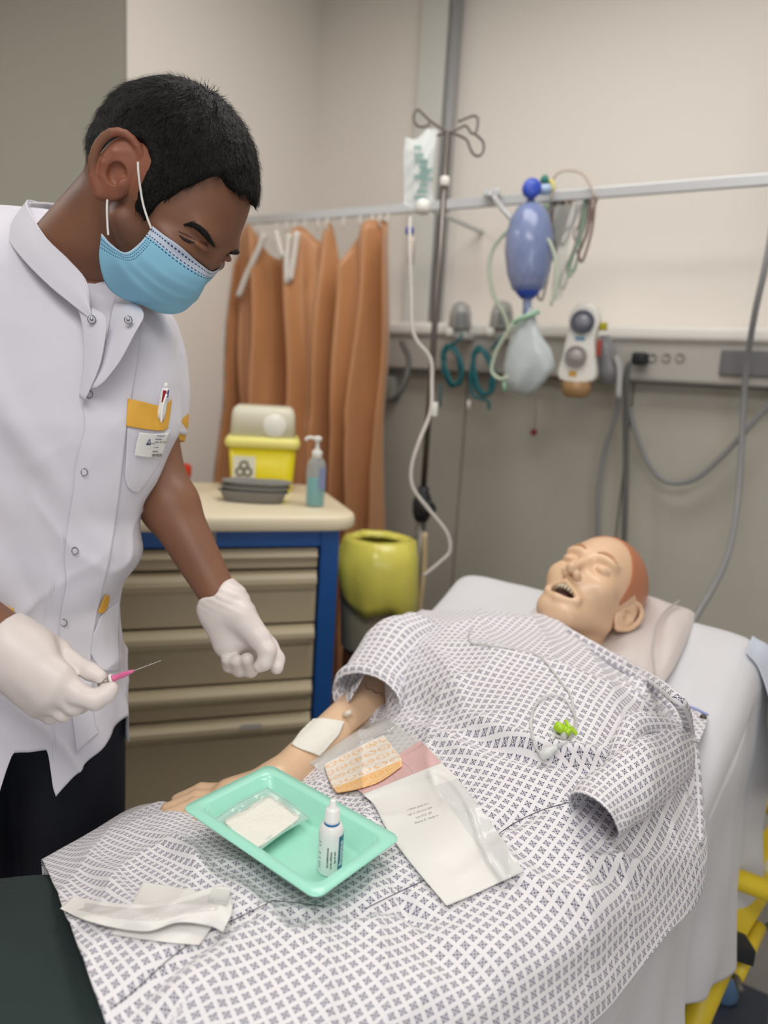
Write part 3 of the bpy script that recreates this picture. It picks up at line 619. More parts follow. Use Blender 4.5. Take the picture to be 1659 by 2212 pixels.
# sheet
ys=np.array([-.25,.1,.4,.7,.85,1.0,1.15,1.3,1.42,1.50,1.535,1.545])
rows=[]
for k,y in enumerate(ys):
    z=bedz(y)-.0; end=[0]*9+[.0,.02,.10]; z-=end[k]
    hb=np.interp(y,[-.25,.6,.95,1.25,1.5],[.66,.62,.57,.46,.44]); ins=np.interp(y,[.0,.6,.95,1.25,1.5],[-.07,-.06,-.038,-.006,.004]) # hem height on the near side
    out=np.interp(y,[0,1.2,1.45,1.55],[.0,.0,.02,.04])
    r=[(XF-.012,y,z-.16),(XF-.008,y,z-.05),(XF+.02,y,z-.002),(XF+.2,y,z),((XF+XN)/2,y,z-.004),(XN-.2,y,z),(XN-.07+ins*.5,y,z-.004),(XN-.03+ins*.8,y,z-.014),(XN-.008+ins,y,z-.04),(XN-.004+ins+out*.3,y,z-.09)]
    for f in (.3,.55,.8,1.0): r.append((XN-.002+ins+out*(.4+f)+.008*f,y,(z-.09)*(1-f)+hb*f))
    rows.append(r)
L=rs(rs(np.array(rows),190,0),150,1)
dn=vn(L,9,1)*.006+vn(L*[1,1,.4],22,2)*.0025
for i in range(190):
    for j in range(150):
        x,y,z=L[i,j]; jj=j/149
        if jj>.66:
            f=(jj-.66)/.34; L[i,j,0]+=f*(.014*math.sin(y*19+z*3)+.008*math.sin(y*41-z*8)+.006*math.sin(y*11+1))+dn[i,j]*1.5
        else: L[i,j,2]+=dn[i,j]*.55-.003+.0025*math.sin(x*40+y*15)*max(0,math.sin(y*7))
sheetVF=(L.reshape(-1,3),gridF(190,150))
tag(obj('bed_sheet',sheetVF,sheetm,sol=.0015),'white cotton sheet hanging over the bed side','bed sheet')
bSheet=bvh(sheetVF)
# loose fold of the sheet at the near head corner
Lc=np.array([[(XN-.03,1.45,1.0),(XN+.0,1.45,.96),(XN+.04,1.42,.85),(XN+.05,1.40,.70)],[(XN-.03,1.53,1.01),(XN+.01,1.53,.98),(XN+.06,1.5,.86),(XN+.085,1.46,.68)],[(XN-.03,1.56,.99),(XN+.02,1.57,.95),(XN+.07,1.57,.84),(XN+.10,1.54,.66)],[(XN-.06,1.575,.95),(XN+.0,1.585,.92),(XN+.05,1.60,.82),(XN+.07,1.58,.68)]])
Lc[...,2]=1.0-(1.0-Lc[...,2])*.86; Lc=rs(rs(Lc,40,0),40,1); Lc[...,0]+=vn(Lc,14,5)*.008
tag(obj('draw_sheet',(Lc.reshape(-1,3),gridF(40,40)),mat('blue_white_sheet',(206,214,228),.75,bump=.08,bscale=200),sol=.002),'pale blue folded corner of cloth hanging at the bed head','sheet')
# pillow
pc=np.array([-.365,1.42,.992]); a_=nrm([0,1,.30]); up_=nrm([0,-.30,1])
rings=[]; 
def pil(u,v,sg):
    k=(1-abs(u)**4)*(1-abs(v)**4); return pc+np.array([1,0,0])*u*.150*(1-.06*abs(v)**3)+a_*v*.135*(1-.05*abs(u)**3)+up_*(sg*.034*max(k,0)**.45+.006*math.sin(u*9+v*4)*k-(.034*math.exp(-((u*.15+.02)/.085)**2-(v/.9)**2)*k if sg>0 else 0))
nu=44; g=[[pil(-1+2*i/(nu-1),-1+2*j/(nu-1),s_) for i in range(nu) for j in range(nu)] for s_ in (1,-1)]
Fg=gridF(nu,nu); pV=np.vstack(g); pF=[f[::-1] for f in Fg]+[[i+nu*nu for i in f] for f in Fg]
dn=vn(pV*[1,.5,1],18,3); pV=pV+up_*(dn*.006)[:,None]
tag(obj('pillow',(pV,pF),mat('pillowcase',(212,202,198),.75,bump=.08,bscale=200,sheen=.2)),'flat pinkish white pillow under the manikin head','pillow')
bPil=bvh((pV,pF))
# ---------------------------------------------------------------- manikin
mpos=np.array([-.3975,1.4352,1.0562]); mF=nrm([-.0554,-.6107,.7899]); mU=np.array([.2467,.7582,.6035]); mS=np.array([.9675,-.2284,-.1086]); mSc=1.06
mpos=C0+(mpos-C0)*.985
MM=np.stack([mF,mU,mS],1)
def tol(Q,pos,M,s): return (Q-pos)@M/s
def tow(L,pos,M,s): return np.asarray(L)@M.T*s+pos
def earf(q,b):
    b=b-np.array([0,-.012,0]); b[...,2]=b[...,2]+b[...,0]*.42
    disc=ell(b,(-.001,.002,.0735),(.0195,.0335,.0085))
    R_=rs(np.array([(.010,-.004,.071,.0030),(.014,.012,.072,.0033),(.009,.027,.077,.0036),(-.006,.0330,.081,.0038),(-.018,.024,.083,.0038),(-.0215,.004,.082,.0037),(-.016,-.016,.079,.0042),(-.004,-.029,.074,.0062)]),19); rim=chain(b,R_[:,:3],R_[:,3],.0004)
    anti=chain(b,[(.002,.021,.077),(-.008,.012,.079),(-.011,-.002,.080),(-.008,-.013,.078),(.0,-.017,.075)],[.0022,.003,.003,.003,.003],.002)
    tr=ell(b,(.010,-.008,.075),(.005,.007,.006))
    er=smax(disc,-ell(b,(.002,-.003,.080),(.0085,.011,.010)),.002); 
    er=smin(er,smin(rim,anti,.002),.003); er=smin(er,ell(b,(.002,-.002,.064),(.013,.025,.011)),.004); return smin(er,tr,.003)
def head(q,mouth=False,ears=True,eyes=True,hs=1,nose=0):
    m=q*np.array([1,1,1.]); a=m.copy(); a[...,2]=np.abs(a[...,2])
    d=ell(q,(-.014,.032,0),(.098,.086,.075)); d=smin(d,ell(q,(.022,.0,0),(.07,.085,.064)),.02)
    d=smin(d,ell(q,(.03,-.045,0),(.055,.068,.056)),.025)
    d=smin(d,ell(q,(.048,-.098,0),(.036,.026,.034)),.03)                       # jaw and chin
    d=smin(d,cap(a,(-.004,-.055,.052),(.055,-.098,.022),.014,.014),.02)          # jawline
    d=smin(d,ell(a,(.056,-.028,.042),(.022,.018,.02)),.02)                      # cheekbone
    d=smin(d,ell(a,(.076,.017,.026),(.014,.008,.024)),.014)                     # brow
    d=smax(d,-ell(a,(.096,-.003,.032),(.016,.013,.019)),.012)                   # eye socket
    if eyes: d=smin(d,ell(a,(.0735,-.003,.032),(.0165,.0100,.0150)),.0015)
    d=smin(d,cap(q,(.084,.008,0),(.106-nose,-.036,0),.0065,.0085),.009)                # nose
    d=smin(d,ell(q,(.108-nose,-.038,0),(.011,.009,.009)),.005); d=smin(d,ell(a,(.098-nose,-.043,.0115),(.010,.008,.007)),.005)
    d=smax(d,-ell(a,(.104,-.0525,.0065),(.0065,.006,.0038)),.002)
    if mouth:
        d=smin(d,cap(a,(.092,-.060,0),(.078,-.073,.030),.0058,.0035),.010); d=smin(d,cap(a,(.088,-.091,0),(.077,-.080,.030),.0060,.0035),.010)
        e=cap(a,(.098,-.074,0),(.086,-.078,.026),.0105,.003); d=smax(d,-smin(e,ell(q,(.075,-.076,0),(.032,.0105,.023)),.004),.003)
    elif not nose: d=smin(d,ell(q,(.092,-.072,0),(.010,.012,.022)),.008)
    if ears:
        b=a-np.array([-.010,-.012,.0]); 
        disc=ell(b,(0,0,.073),(.019,.032,.008)); 
        rim=chain(b,[(.010,-.004,.072),(.013,.014,.073),(.006,.029,.077),(-.006,.031,.080),(-.017,.020,.082),(-.019,.002,.081),(-.013,-.016,.078),(-.004,-.028,.074)],[.0035,.004,.004,.0042,.0042,.004,.004,.0055],.003)
        anti=chain(b,[(-.002,.018,.078),(-.009,.006,.080),(-.009,-.008,.079),(-.002,-.016,.076)],[.003,.003,.003,.003],.002)
        tr=ell(b,(.010,-.008,.074),(.005,.007,.006))
        er=smin(smax(disc,-ell(b,(.001,-.002,.081),(.010,.013,.008)),.003),smin(rim,anti,.003),.004); er=smin(er,tr,.004)
        d=smin(d,er,.008)
    return d
manskin=mat('manikin_vinyl',(226,190,156),.38,sub=.08,coat=.15)
neckb=PH(1235,1400,.96)
mn0=tow([-.02,-.04,0],mpos,MM,mSc)
def fman(Q):
    d=head(tol(Q,mpos,MM,mSc),mouth=True,ears=False)*mSc
    n=cap(Q,mn0,mn0+(neckb-mn0)*1.15,.052,.056); return smin(d,n,.022)
t=thing('training_manikin','peach medical training manikin lying in the bed with open mouth','manikin',(-.43,.9,.80))
lo=mpos-.165; lo[2]=mpos[2]-.2; hi=mpos+.165
h1=net(fman,lo,hi,.0022)
def earnet(pos,M,s,h,df=0,sc2=1):
    c=tow([-.008+df,-.012,.078],pos,M,s)
    def f(Q):
        q=tol(Q,pos,M,s); b=(q-np.array([-.010+df,0,.0]))*np.array([1,1,1.]); b=b.copy(); b[...,0]/=sc2; b[...,1]=(b[...,1]+.012)/sc2-.012; return earf(q,b)*s
    return net(f,c-.05,c+.05,h)
hE=earnet(mpos-mS*.004,MM,mSc,.0012)
el=PH(802,1512,.892); wr=PH(600,1688,.868); ha=PH(500,1728,.866); fi=PH(355,1750,.860); sh=np.array([-.62,1.16,.93])
z=np.array([0,0,1.])
def farm(Q):
    d=cap(Q,sh,el,.05,.040); d=smin(d,cap(Q,el,wr,.041,.028),.02); d=smin(d,cap(Q,wr,ha,.026,.030),.02)
    ad=nrm(fi-ha); sd=nrm(np.cross(ad,z))
    for k,(o_,l_) in enumerate(((-.027,.9),(-.009,1.0),(.009,.97),(.027,.82))):
        p0=ha+sd*o_*.9; p1=ha+ad*np.linalg.norm(fi-ha)*.55*l_+sd*o_+z*.006; p2=ha+(fi-ha)*l_+sd*o_-z*.004
        d=smin(d,chain(Q,[p0,p1,p2],[.0115,.0095,.0082],.004),.006)
    d=smin(d,chain(Q,[wr+ad*.03+sd*-.015,ha+sd*-.045+ad*.01+z*.012,ha+sd*-.05+ad*.045+z*.01],[.014,.0105,.0085]),.012)
    return d
allp=np.array([sh,el,wr,ha,fi]); h2=net(farm,allp.min(0)-.07,allp.max(0)+.07,.004)
man_t=t

bArm=bvh(h2); bMH=bvh(h1)
# moulded hair cap
def umin(f,pts): xs_,ys_=zip(*pts); return np.interp(f,xs_,ys_)
HL=[(-.12,-.085),(-.04,-.075),(-.028,-.03),(-.02,.02),(.012,.02),(.018,-.02),(.028,-.018),(.040,.02),(.052,.05),(.064,.085),(.078,.12)]
def fhm(Q):
    q=tol(Q,mpos,MM,mSc); return smax(head(q,ears=False)-.0016,(umin(q[...,0],HL)-q[...,1])*.5,.003)*mSc
hv=net(fhm,lo,hi,.0028); obj('hair_cap',hv,mat('orange_brown_vinyl',(190,122,86),.42,coat=.15),t)
mb=lambda L:tow(L,mpos,MM,mSc)
def arc(pts,r,**k): return tube([mb(p) for p in pts],r*mSc,8,**k)
obj('mouth_cavity',net(lambda Q:ell(tol(Q,mpos,MM,mSc),(.062,-.077,0),(.022,.010,.022))*mSc,mpos-.15,mpos+.15,.004),mat('mouth_dark',(58,18,18),.6),t)
tm=mat('old_teeth',(206,200,176),.3)
for k in range(10):
    a=math.radians(-72+16*k); p=np.array([.064+.026*math.cos(a),-.0655,.0225*math.sin(a)]); 
    obj('tooth',lathe([(.0028,-.0065),(.0036,-.003),(.0030,.003)],8,o=mb(p),z=mU,sx=.8),tm,t)
obj('gum',arc([(.070,-.0655,-.0215),(.083,-.0645,-.014),(.0875,-.0635,0),(.083,-.0645,.014),(.070,-.0655,.0215)],.0022),tm,t)
bw=mat('painted_brow',(192,142,104),.5)
for s_ in (1,-1):
    pts=[]
    for y,u_ in ((.012,.021),(.022,.027),(.034,.028),(.046,.022)): 
        o=mb((.13,u_,s_*y)); hh=bMH.ray_cast(Vector(o),Vector(-mF)); pts.append(np.array(hh[0]) if hh[0] else o)
    obj('eyebrow',tube(pts,[.0020,.0040,.0040,.0018],8,n=20),bw,t)
# forearm joint lines and injection port
ln=mat('groove_line',(92,60,44),.6)
def on(b,pts,off=.0005): 
    o=[]
    for x,y in pts:
        hh=hit(b,x,y)
        if hh: o.append(P(x,y,hh-off))
    return o
for pts in ([(788,1477),(793,1487),(805,1491),(812,1497),(820,1496),(826,1502)],[(743,1602),(775,1572),(805,1545),(832,1521)]):
    o=on(bArm,pts); 
    if len(o)>1: obj('joint_line',tube(o,.0006,5,n=30),ln,t)
o=P(742,1545,(hit(bArm,742,1545) or 1.15)-.004); obj('injection_port',tube([o,o+nrm(P(758,1538,1.14)-P(742,1545,1.14))*.014],.0042,12),mat('port_white',(228,214,196),.4),t)
# dark green trousers
trm=mat('dark_green_cloth',(34,48,47),.85,bump=.25,bscale=160)
rows=[[PH(-120,1990,.80),PH(-80,1900,.86),PH(-30,1900,.88),PH(-40,2060,.89),PH(-20,2212,.885),PH(60,2350,.84),PH(120,2460,.76)],
      [PH(60,1895,.78),PH(75,1868,.83),PH(110,1880,.86),PH(150,1985,.875),PH(210,2120,.878),PH(260,2230,.865),PH(330,2420,.80)],
      [PH(110,1880,.76),PH(130,1850,.815),PH(200,1890,.85),PH(260,2000,.865),PH(330,2110,.868),PH(400,2240,.85),PH(480,2420,.79)]]
rows[0]=[p+np.array([-.02,-.02,0]) for p in rows[0]]
rows[1]=[p-_up*.008 for p in rows[1]]; rows[2]=[p-_up*.018 for p in rows[2]]
L=rs(rs(np.array(rows),60,0),90,1); L[...,2]+=vn(L,14,8)*.006-.006
botm=L.copy(); botm[...,2]=np.minimum(botm[...,2]-.05,.80); 
ring=np.concatenate([L,botm[:,::-1]],1); obj('trousers',loft(list(ring)),trm,t)
# ---------------------------------------------------------------- patterned gown
gown=bpy.data.materials.new('patterned_cotton'); gown.use_nodes=True; E_=NX(gown); E_.b.inputs['Roughness'].default_value=.85
gown.node_tree.nodes['Principled BSDF'].inputs['Sheen Weight'].default_value=.2
u,v=E_.uv(); pit=.0117
fx=E_.n('SUBTRACT',E_.n('FRACT',E_.n('DIVIDE',u,pit)),.5); fy=E_.n('SUBTRACT',E_.n('FRACT',E_.n('DIVIDE',v,pit)),.5)
ax_=E_.n('ABSOLUTE',fx); ay_=E_.n('ABSOLUTE',fy); m_=E_.n('MAXIMUM',ax_,ay_); dif=E_.n('ABSOLUTE',E_.n('SUBTRACT',ax_,ay_))
dot=E_.band(m_,.032,.095)
strk=E_.mul(E_.lt(dif,.058),E_.band(m_,.13,.31))
mnn=E_.n('MINIMUM',ax_,ay_)
tick=E_.mul(E_.gt(dif,.07),E_.band(m_,.17,.29),E_.lt(E_.n('FRACT',E_.n('MULTIPLY',E_.n('DIVIDE',mnn,E_.n('ADD',m_,.001)),3.6)),.62))
c1=E_.mix(tick,S((232,229,232)),S((134,130,162))); c2=E_.mix(E_.mx(dot,strk),c1,S((38,36,62))); E_.col(c2)
k=gown.node_tree; nn=k.nodes.new('ShaderNodeTexNoise'); nn.inputs['Scale'].default_value=160; tcn=k.nodes.new('ShaderNodeTexCoord'); k.links.new(tcn.outputs['Object'],nn.inputs['Vector'])
bp=k.nodes.new('ShaderNodeBump'); bp.inputs['Strength'].default_value=.12; bp.inputs['Distance'].default_value=.002; k.links.new(nn.outputs['Fac'],bp.inputs['Height']); k.links.new(bp.outputs['Normal'],E_.b.inputs['Normal'])
GL=[[(90,1850,.825),(120,1930,.86),(155,2020,.885),(190,2110,.89),(232,2212,.88),(290,2330,.85),(360,2450,.78)],
[(200,1792,.83),(270,1890,.88),(340,1990,.90),(420,2090,.905),(500,2190,.89),(600,2310,.86),(700,2430,.80)],
[(308,1738,.835),(390,1800,.885),(500,1910,.903),(620,2020,.905),(730,2120,.895),(860,2230,.87),(980,2340,.82)],
[(430,1748,.85),(530,1790,.885),(640,1870,.90),(770,1970,.905),(910,2070,.90),(1050,2160,.88),(1190,2214,.84)],
[(600,1700,.855),(680,1740,.885),(780,1810,.905),(910,1900,.91),(1060,1990,.91),(1210,2060,.895),(1350,2055,.85)],
[(690,1645,.865),(770,1680,.90),(880,1740,.92),(1010,1810,.93),(1160,1880,.93),(1320,1930,.91),(1450,1945,.855)],
[(770,1590,.89),(850,1600,.93),(960,1650,.955),(1090,1710,.96),(1230,1770,.955),(1380,1810,.925),(1512,1850,.865)],
[(838,1535,.925),(920,1540,.96),(1020,1570,.985),(1140,1610,.99),(1270,1650,.98),(1400,1690,.95),(1512,1740,.885)],
[(838,1455,.955),(930,1465,.995),(1050,1495,1.015),(1170,1530,1.02),(1300,1560,1.005),(1420,1590,.97),(1504,1650,.915)],
[(850,1390,.98),(950,1385,1.02),(1070,1410,1.035),(1190,1445,1.035),(1310,1475,1.02),(1420,1505,.99),(1480,1560,.955)],
[(890,1328,.99),(980,1322,1.03),(1090,1326,1.045),(1185,1340,1.035),(1270,1385,1.02),(1370,1440,1.005),(1445,1495,.975)]]
G=np.array([[PH(*c) for c in r] for r in GL])
# tuck the far edge and the neckline down, lay the near edge on the sheet
far=G[:,:1]+[[[-.004,.004,-.045]]]; near=G[:,-1:]+[[[.010,0,-.03]]]; 
near=np.where(near[...,2:]<-9,near,near)
G=np.concatenate([far,G,near],1); top_=G[-1:]+[[[0,.008,-.028]]]; G=np.concatenate([G,top_],0)
NU,NV=300,230
Gs=rs(rs(G,NU,0),NV,1)
W0=Gs.copy()
creases=[([(560,1965),(430,2040),(330,2120),(250,2200)],.012,-.010),([(500,1910),(560,1960),(640,2050)],.010,.006),([(990,1545),(1110,1600),(1230,1640),(1330,1650)],.012,.010),([(1000,1575),(1120,1630),(1240,1665)],.010,-.008),
([(850,1560),(960,1600),(1060,1650)],.010,.007),([(1290,1880),(1400,1893),(1510,1862)],.009,.010),([(1280,1905),(1400,1918),(1500,1890)],.008,-.008),([(560,1985),(700,1990),(850,1960),(960,1990)],.012,-.008),([(850,1905),(880,1960),(930,2020)],.008,-.007),
([(1180,1740),(1090,1790),(960,1880)],.010,-.006),([(1500,1560),(1400,1500),(1280,1410)],.007,.006),([(900,1390),(960,1440),(1000,1520)],.012,.006),([(1060,1850),(1180,1930),(1330,2010)],.014,.008),([(330,1800),(400,1850),(470,1930)],.010,.006),
([(180,1830),(250,1930),(330,2030)],.012,.006),([(860,2010),(980,2090),(1120,2150)],.016,-.006),([(1350,1560),(1440,1640),(1500,1720)],.009,-.01),([(1340,1470),(1400,1540),(1480,1600)],.008,.007),([(1040,1400),(1180,1440),(1320,1500)],.014,.006),([(640,2030),(720,1990),(800,2010)],.010,.007)]
bG=bvh((Gs.reshape(-1,3),gridF(NU,NV)))
flat=Gs.reshape(-1,3); dz=np.zeros(len(flat))
for pts,wd,am in creases:
    o=np.array([P(x,y,hit(bG,x,y) or .9) for x,y in pts]); o=rs(o,24); best=np.full(len(flat),9.); par=np.zeros(len(flat))
    for kk in range(23):
        a,b=o[kk,:2],o[kk+1,:2]; ab=b-a; h_=np.clip(((flat[:,:2]-a)@ab)/(ab@ab+1e-9),0,1); d_=np.linalg.norm(flat[:,:2]-a-h_[:,None]*ab,axis=1); m=d_<best; best[m]=d_[m]; par[m]=(kk+h_[m])/23
    dz+=am*np.exp(-(best/wd)**2)*np.sin(np.pi*np.clip(par*.9+.05,0,1))**.5
dz*=1.35; R2=np.stack([flat[:,0]*.8+flat[:,1]*.6,-flat[:,0]*.6+flat[:,1]*.8,flat[:,2]*.3],1)
rd=(1-np.abs(vn(R2*[1,.45,1],14,51)))**6*.0065+(1-np.abs(vn(R2*[.5,1,1],11,57)))**6*.005
edge_=np.clip(np.minimum(np.tile(np.arange(NV),NU),NV-1-np.tile(np.arange(NV),NU))/30,.2,1)
dz+=vn(flat,7,11)*.005+vn(flat,17,12)*.0024+vn(flat,45,13)*.0006+rd*edge_
jj=np.tile(np.arange(NV),NU)/(NV-1)
dz+=np.where(jj>.93,.006*np.sin(np.repeat(np.arange(NU),NV)*.11)*(jj-.93)/.07,0)
flat=flat+np.stack([0*dz,0*dz,dz],1); Gs=flat.reshape(NU,NV,3)
# cloth coordinates in metres
du=np.linalg.norm(np.diff(W0,axis=0),axis=2); dv=np.linalg.norm(np.diff(W0,axis=1),axis=2)
ua=np.concatenate([np.zeros((1,NV)),np.cumsum(du,0)],0); va=np.concatenate([np.zeros((NU,1)),np.cumsum(dv,1)],1)
mid=NV//2; uv=np.stack([va-va[:,mid:mid+1]+.5,np.repeat((ua[:,mid:mid+1]*.45+ua*.55),1,1)],-1)
x_,y_,z_=W0[...,0],W0[...,1],W0[...,2]
u_=x_+np.where(x_>-.3,1,-1)*np.clip(np.abs(x_+.43)-.12,0,1)*0+np.where(x_>-.43,1,-1)*np.clip(.9-z_,0,1)*.7; v_=y_*1.06
an_=np.interp(y_,[.3,.95],[-.28,.0]); uvv=np.stack([u_*np.cos(an_)+(v_-.95)*np.sin(an_)+2,-u_*np.sin(an_)+(v_-.95)*np.cos(an_)+2],-1).reshape(-1,2)
gVF=(Gs.reshape(-1,3),gridF(NU,NV))
gt=thing('patient_gown','white hospital gown printed with small navy squares over the manikin','gown',(-.43,.85,.80))
obj('gown_cloth',gVF,gown,gt,uv=uvv,sol=.0012); bGown=bvh(gVF)
seam=mat('dark_stitching',(62,58,72),.7)
def lay(pts,off=.001,b=None): return [P(x,y,(hit(b or bGown,x,y) or .9)-off) for x,y in pts]
for pts in ([(245,2175),(290,2140),(370,2068),(440,2020),(515,1982),(590,1945)],[(790,1962),(865,1925),(950,1885),(1030,1838),(1100,1785),(1165,1752),(1228,1733)],[(590,1945),(640,1950),(700,1958)]):
    q=rs(np.array(lay(pts)),60); q=np.array([P(*proj(c)[:2],(hit(bGown,*proj(c)[:2]) or proj(c)[2])-.0008) for c in q]); obj('seam',tube(q,.0004,5,n=90),seam,gt)
# neckline band, double edge
nb=[(1225,1362),(1290,1400),(1345,1432),(1400,1462),(1450,1500),(1476,1530),(1490,1580),(1502,1640),(1509,1740),(1512,1820)]
q=lay(nb,.004); obj('edge_roll',tube(q,[.006,.007,.007,.008,.008,.008,.007,.007,.006,.005],10,n=90),gown,gt,uv=None)
o_=bpy.data.objects[[o.name for o in sc.objects if o.name.startswith('edge_roll')][0]]
def uvtube(o,n,seg,L,w):
    me=o.data; ul=me.uv_layers.new(name='UVMap')
    for lp in me.loops:
        k=lp.vertex_index; ul.data[lp.index].uv=((k//seg)/n*L,(k%seg)/seg*w)
uvtube(o_,90,10,.42,.047)
q=lay([(1275,1402),(1340,1440),(1400,1480),(1450,1530),(1480,1590)],.006); o_=obj('edge_fold',tube(q,[.003,.006,.007,.006,.003],10,n=50),gown,gt); uvtube(o_,50,10,.25,.035)
# snap tab at the shoulder
Lt=np.array([[(1478,1528),(1500,1532),(1528,1546)],[(1488,1560),(1510,1562),(1524,1570)],[(1495,1600),(1505,1602),(1510,1604)]],float)
hb=[[PH(x,y,.936) for x,y in r] for r in Lt]; A=rs(rs(np.array(hb),16,0),16,1)
obj('snap_tab',(A.reshape(-1,3),gridF(16,16)),gown,gt,uv=np.stack([(A.reshape(-1,3)@RT),(A.reshape(-1,3)@HD)],1),sol=.0012)
obj('blue_piping',tube([PH(1474,1522,.939),PH(1500,1530,.939),PH(1529,1544,.939)],.0022,6),mat('lavender_piping',(150,164,214),.7),gt)
o_=PH(1519,1550,.9385); sn=obj('snap',lathe([(.0055,-.0005),(.0055,.001),(.004,.0022),(.003,.0012),(.0015,.003)],20,o=o_,z=nrm(C0-o_)),mat('dark_chrome',(90,84,78),.3,metal=.9),gt)
def sleeve(name,rings,n1,m1,amp,uvl):
    A=rs(rs(np.array(rings),n1,0),m1,1,closed=True); c=A.mean(1,keepdims=True); d=A-c; d/=np.linalg.norm(d,axis=2,keepdims=True)+1e-9
    A=A+d*(vn(A*[1,1,1],24,21)*amp+vn(A,60,22)*amp*.3)[...,None]
    U=np.stack(np.meshgrid(np.linspace(0,uvl[0],n1),np.linspace(0,uvl[1],m1,endpoint=False),indexing='ij'),-1).reshape(-1,2)
    o=obj(name,(A.reshape(-1,3),gridF(n1,m1,False,True)),gown,gt,sol=.0014)
    me=o.data; ul=me.uv_layers.new(name='UVMap')
    for pl in me.polygons:
        ks=[me.loops[i].vertex_index for i in pl.loop_indices]; wrap=max(k%m1 for k in ks)-min(k%m1 for k in ks)>2
        for i,k in zip(pl.loop_indices,ks):
            j=k%m1; j=j+m1 if (wrap and j<3) else j; ul.data[i].uv=(k//m1/n1*uvl[0],j/m1*uvl[1])
    return A
def ring(c,Zc,ax1,ax2,m=12,zz=None):
    """c px centre, ax1/ax2 px half axes, ax2 gets depth zz"""
    out=[]
    for k in range(m):
        a=2*math.pi*k/m; x=c[0]+ax1[0]*math.cos(a)+ax2[0]*math.sin(a); y=c[1]+ax1[1]*math.cos(a)+ax2[1]*math.sin(a)
        out.append(P(x,y,Zc+(zz[0]*math.cos(a)+zz[1]*math.sin(a) if zz else 0)))
    return out
# near (left) empty sleeve
def hz(x,y): return (hit(bGown,x,y) or .95)-.034
sleeve('sleeve',[ring((1482,1618),hz(1470,1625)+.02,(10,52),(-16,4),zz=(-.01,.03)),ring((1440,1645),hz(1440,1645),(20,66),(-20,4),zz=(-.01,.034)),ring((1385,1680),hz(1385,1690),(26,76),(-22,6),zz=(-.012,.034)),
  ring((1330,1722),hz(1330,1722),(40,62),(-20,8),zz=(-.012,.030)),ring((1284,1766),hz(1284,1766),(46,46),(-24,22),zz=(-.012,.030))],70,64,.005,(.24,.27))
# gathered cloth above the near sleeve
sleeve('sleeve_fold',[ring((1470,1575),hz(1470,1575)+.015,(8,22),(-14,4),zz=(0,.02)),ring((1420,1570),hz(1420,1570)+.01,(8,26),(-14,4),zz=(0,.025)),ring((1375,1575),hz(1375,1575)+.006,(16,34),(-16,4),zz=(0,.025)),ring((1345,1620),hz(1345,1620)+.015,(26,16),(-14,16),zz=(0,.02)),ring((1318,1668),hz(1318,1668)+.024,(14,6),(-8,10),zz=(0,.01))],50,48,.004,(.2,.16))
# far (right) sleeve around the manikin's upper arm
sleeve('sleeve',[ring((905,1372),1.335,(30,48),(-40,12),zz=(0,.03)),ring((862,1405),1.31,(45,58),(-46,20),zz=(-.01,.03)),ring((822,1455),1.265,(46,55),(-44,25),zz=(-.02,.035)),ring((797,1497),1.225,(50,47),(-38,26),zz=(-.025,.035))],60,64,.005,(.2,.3))
sleeve('sleeve_cuff',[ring((802,1488),1.225,(55,50),(-44,30),zz=(-.025,.04)),ring((796,1498),1.215,(57,51),(-46,31),zz=(-.025,.042)),ring((790,1512),1.212,(52,48),(-50,32),zz=(-.025,.045))],12,64,.004,(.03,.3))
# hanging tail of the far sleeve
Lh=np.array([[(792,1448,1.24),(765,1475,1.26),(748,1500,1.27)],[(775,1470,1.23),(752,1495,1.25),(738,1518,1.26)],[(752,1512,1.22),(742,1520,1.235),(730,1532,1.25)]]); A=rs(rs(np.array([[P(*c) for c in r] for r in Lh]),20,0),20,1)
A[...,0]+=vn(A,30,4)*.004
obj('sleeve_tail',(A.reshape(-1,3),gridF(20,20)),gown,gt,uv=np.stack([(A.reshape(-1,3)@RT),A.reshape(-1,3)[:,2]],1),sol=.0014)

# hidden torso and thighs carry the gown: kept a little below the cloth
def ftor(Q):
    d=ell(Q,(-.42,1.08,.90),(.17,.22,.085)); d=smin(d,ell(Q,(-.42,.80,.86),(.16,.22,.062)),.05); d=smin(d,cap(Q,(-.6,1.17,.93),(-.27,1.16,.93),.05),.04)
    d=smin(d,cap(Q,(-.38,.66,.84),(-.42,.46,.835),.07,.05),.05); d=smin(d,cap(Q,(-.52,.66,.84),(-.60,.50,.835),.06,.045),.05)
    return d
h3=net(ftor,(-.82,.35,.74),(-.16,1.36,1.06),.012)

hv,hf=h3
for i in range(len(hv)):
    r_=bGown.ray_cast(Vector((hv[i,0],hv[i,1],2.0)),Vector((0,0,-1)))
    if r_[0] is not None: hv[i,2]=min(hv[i,2],r_[0].z-.012)
    hv[i,2]=max(hv[i,2],float(bedz(hv[i,1]))+.002)
    if r_[0] is None: hv[i,2]=min(hv[i,2],float(bedz(hv[i,1]))+.03)
obj('body',merge(h1,hE,h2,(hv,hf)),manskin,man_t)
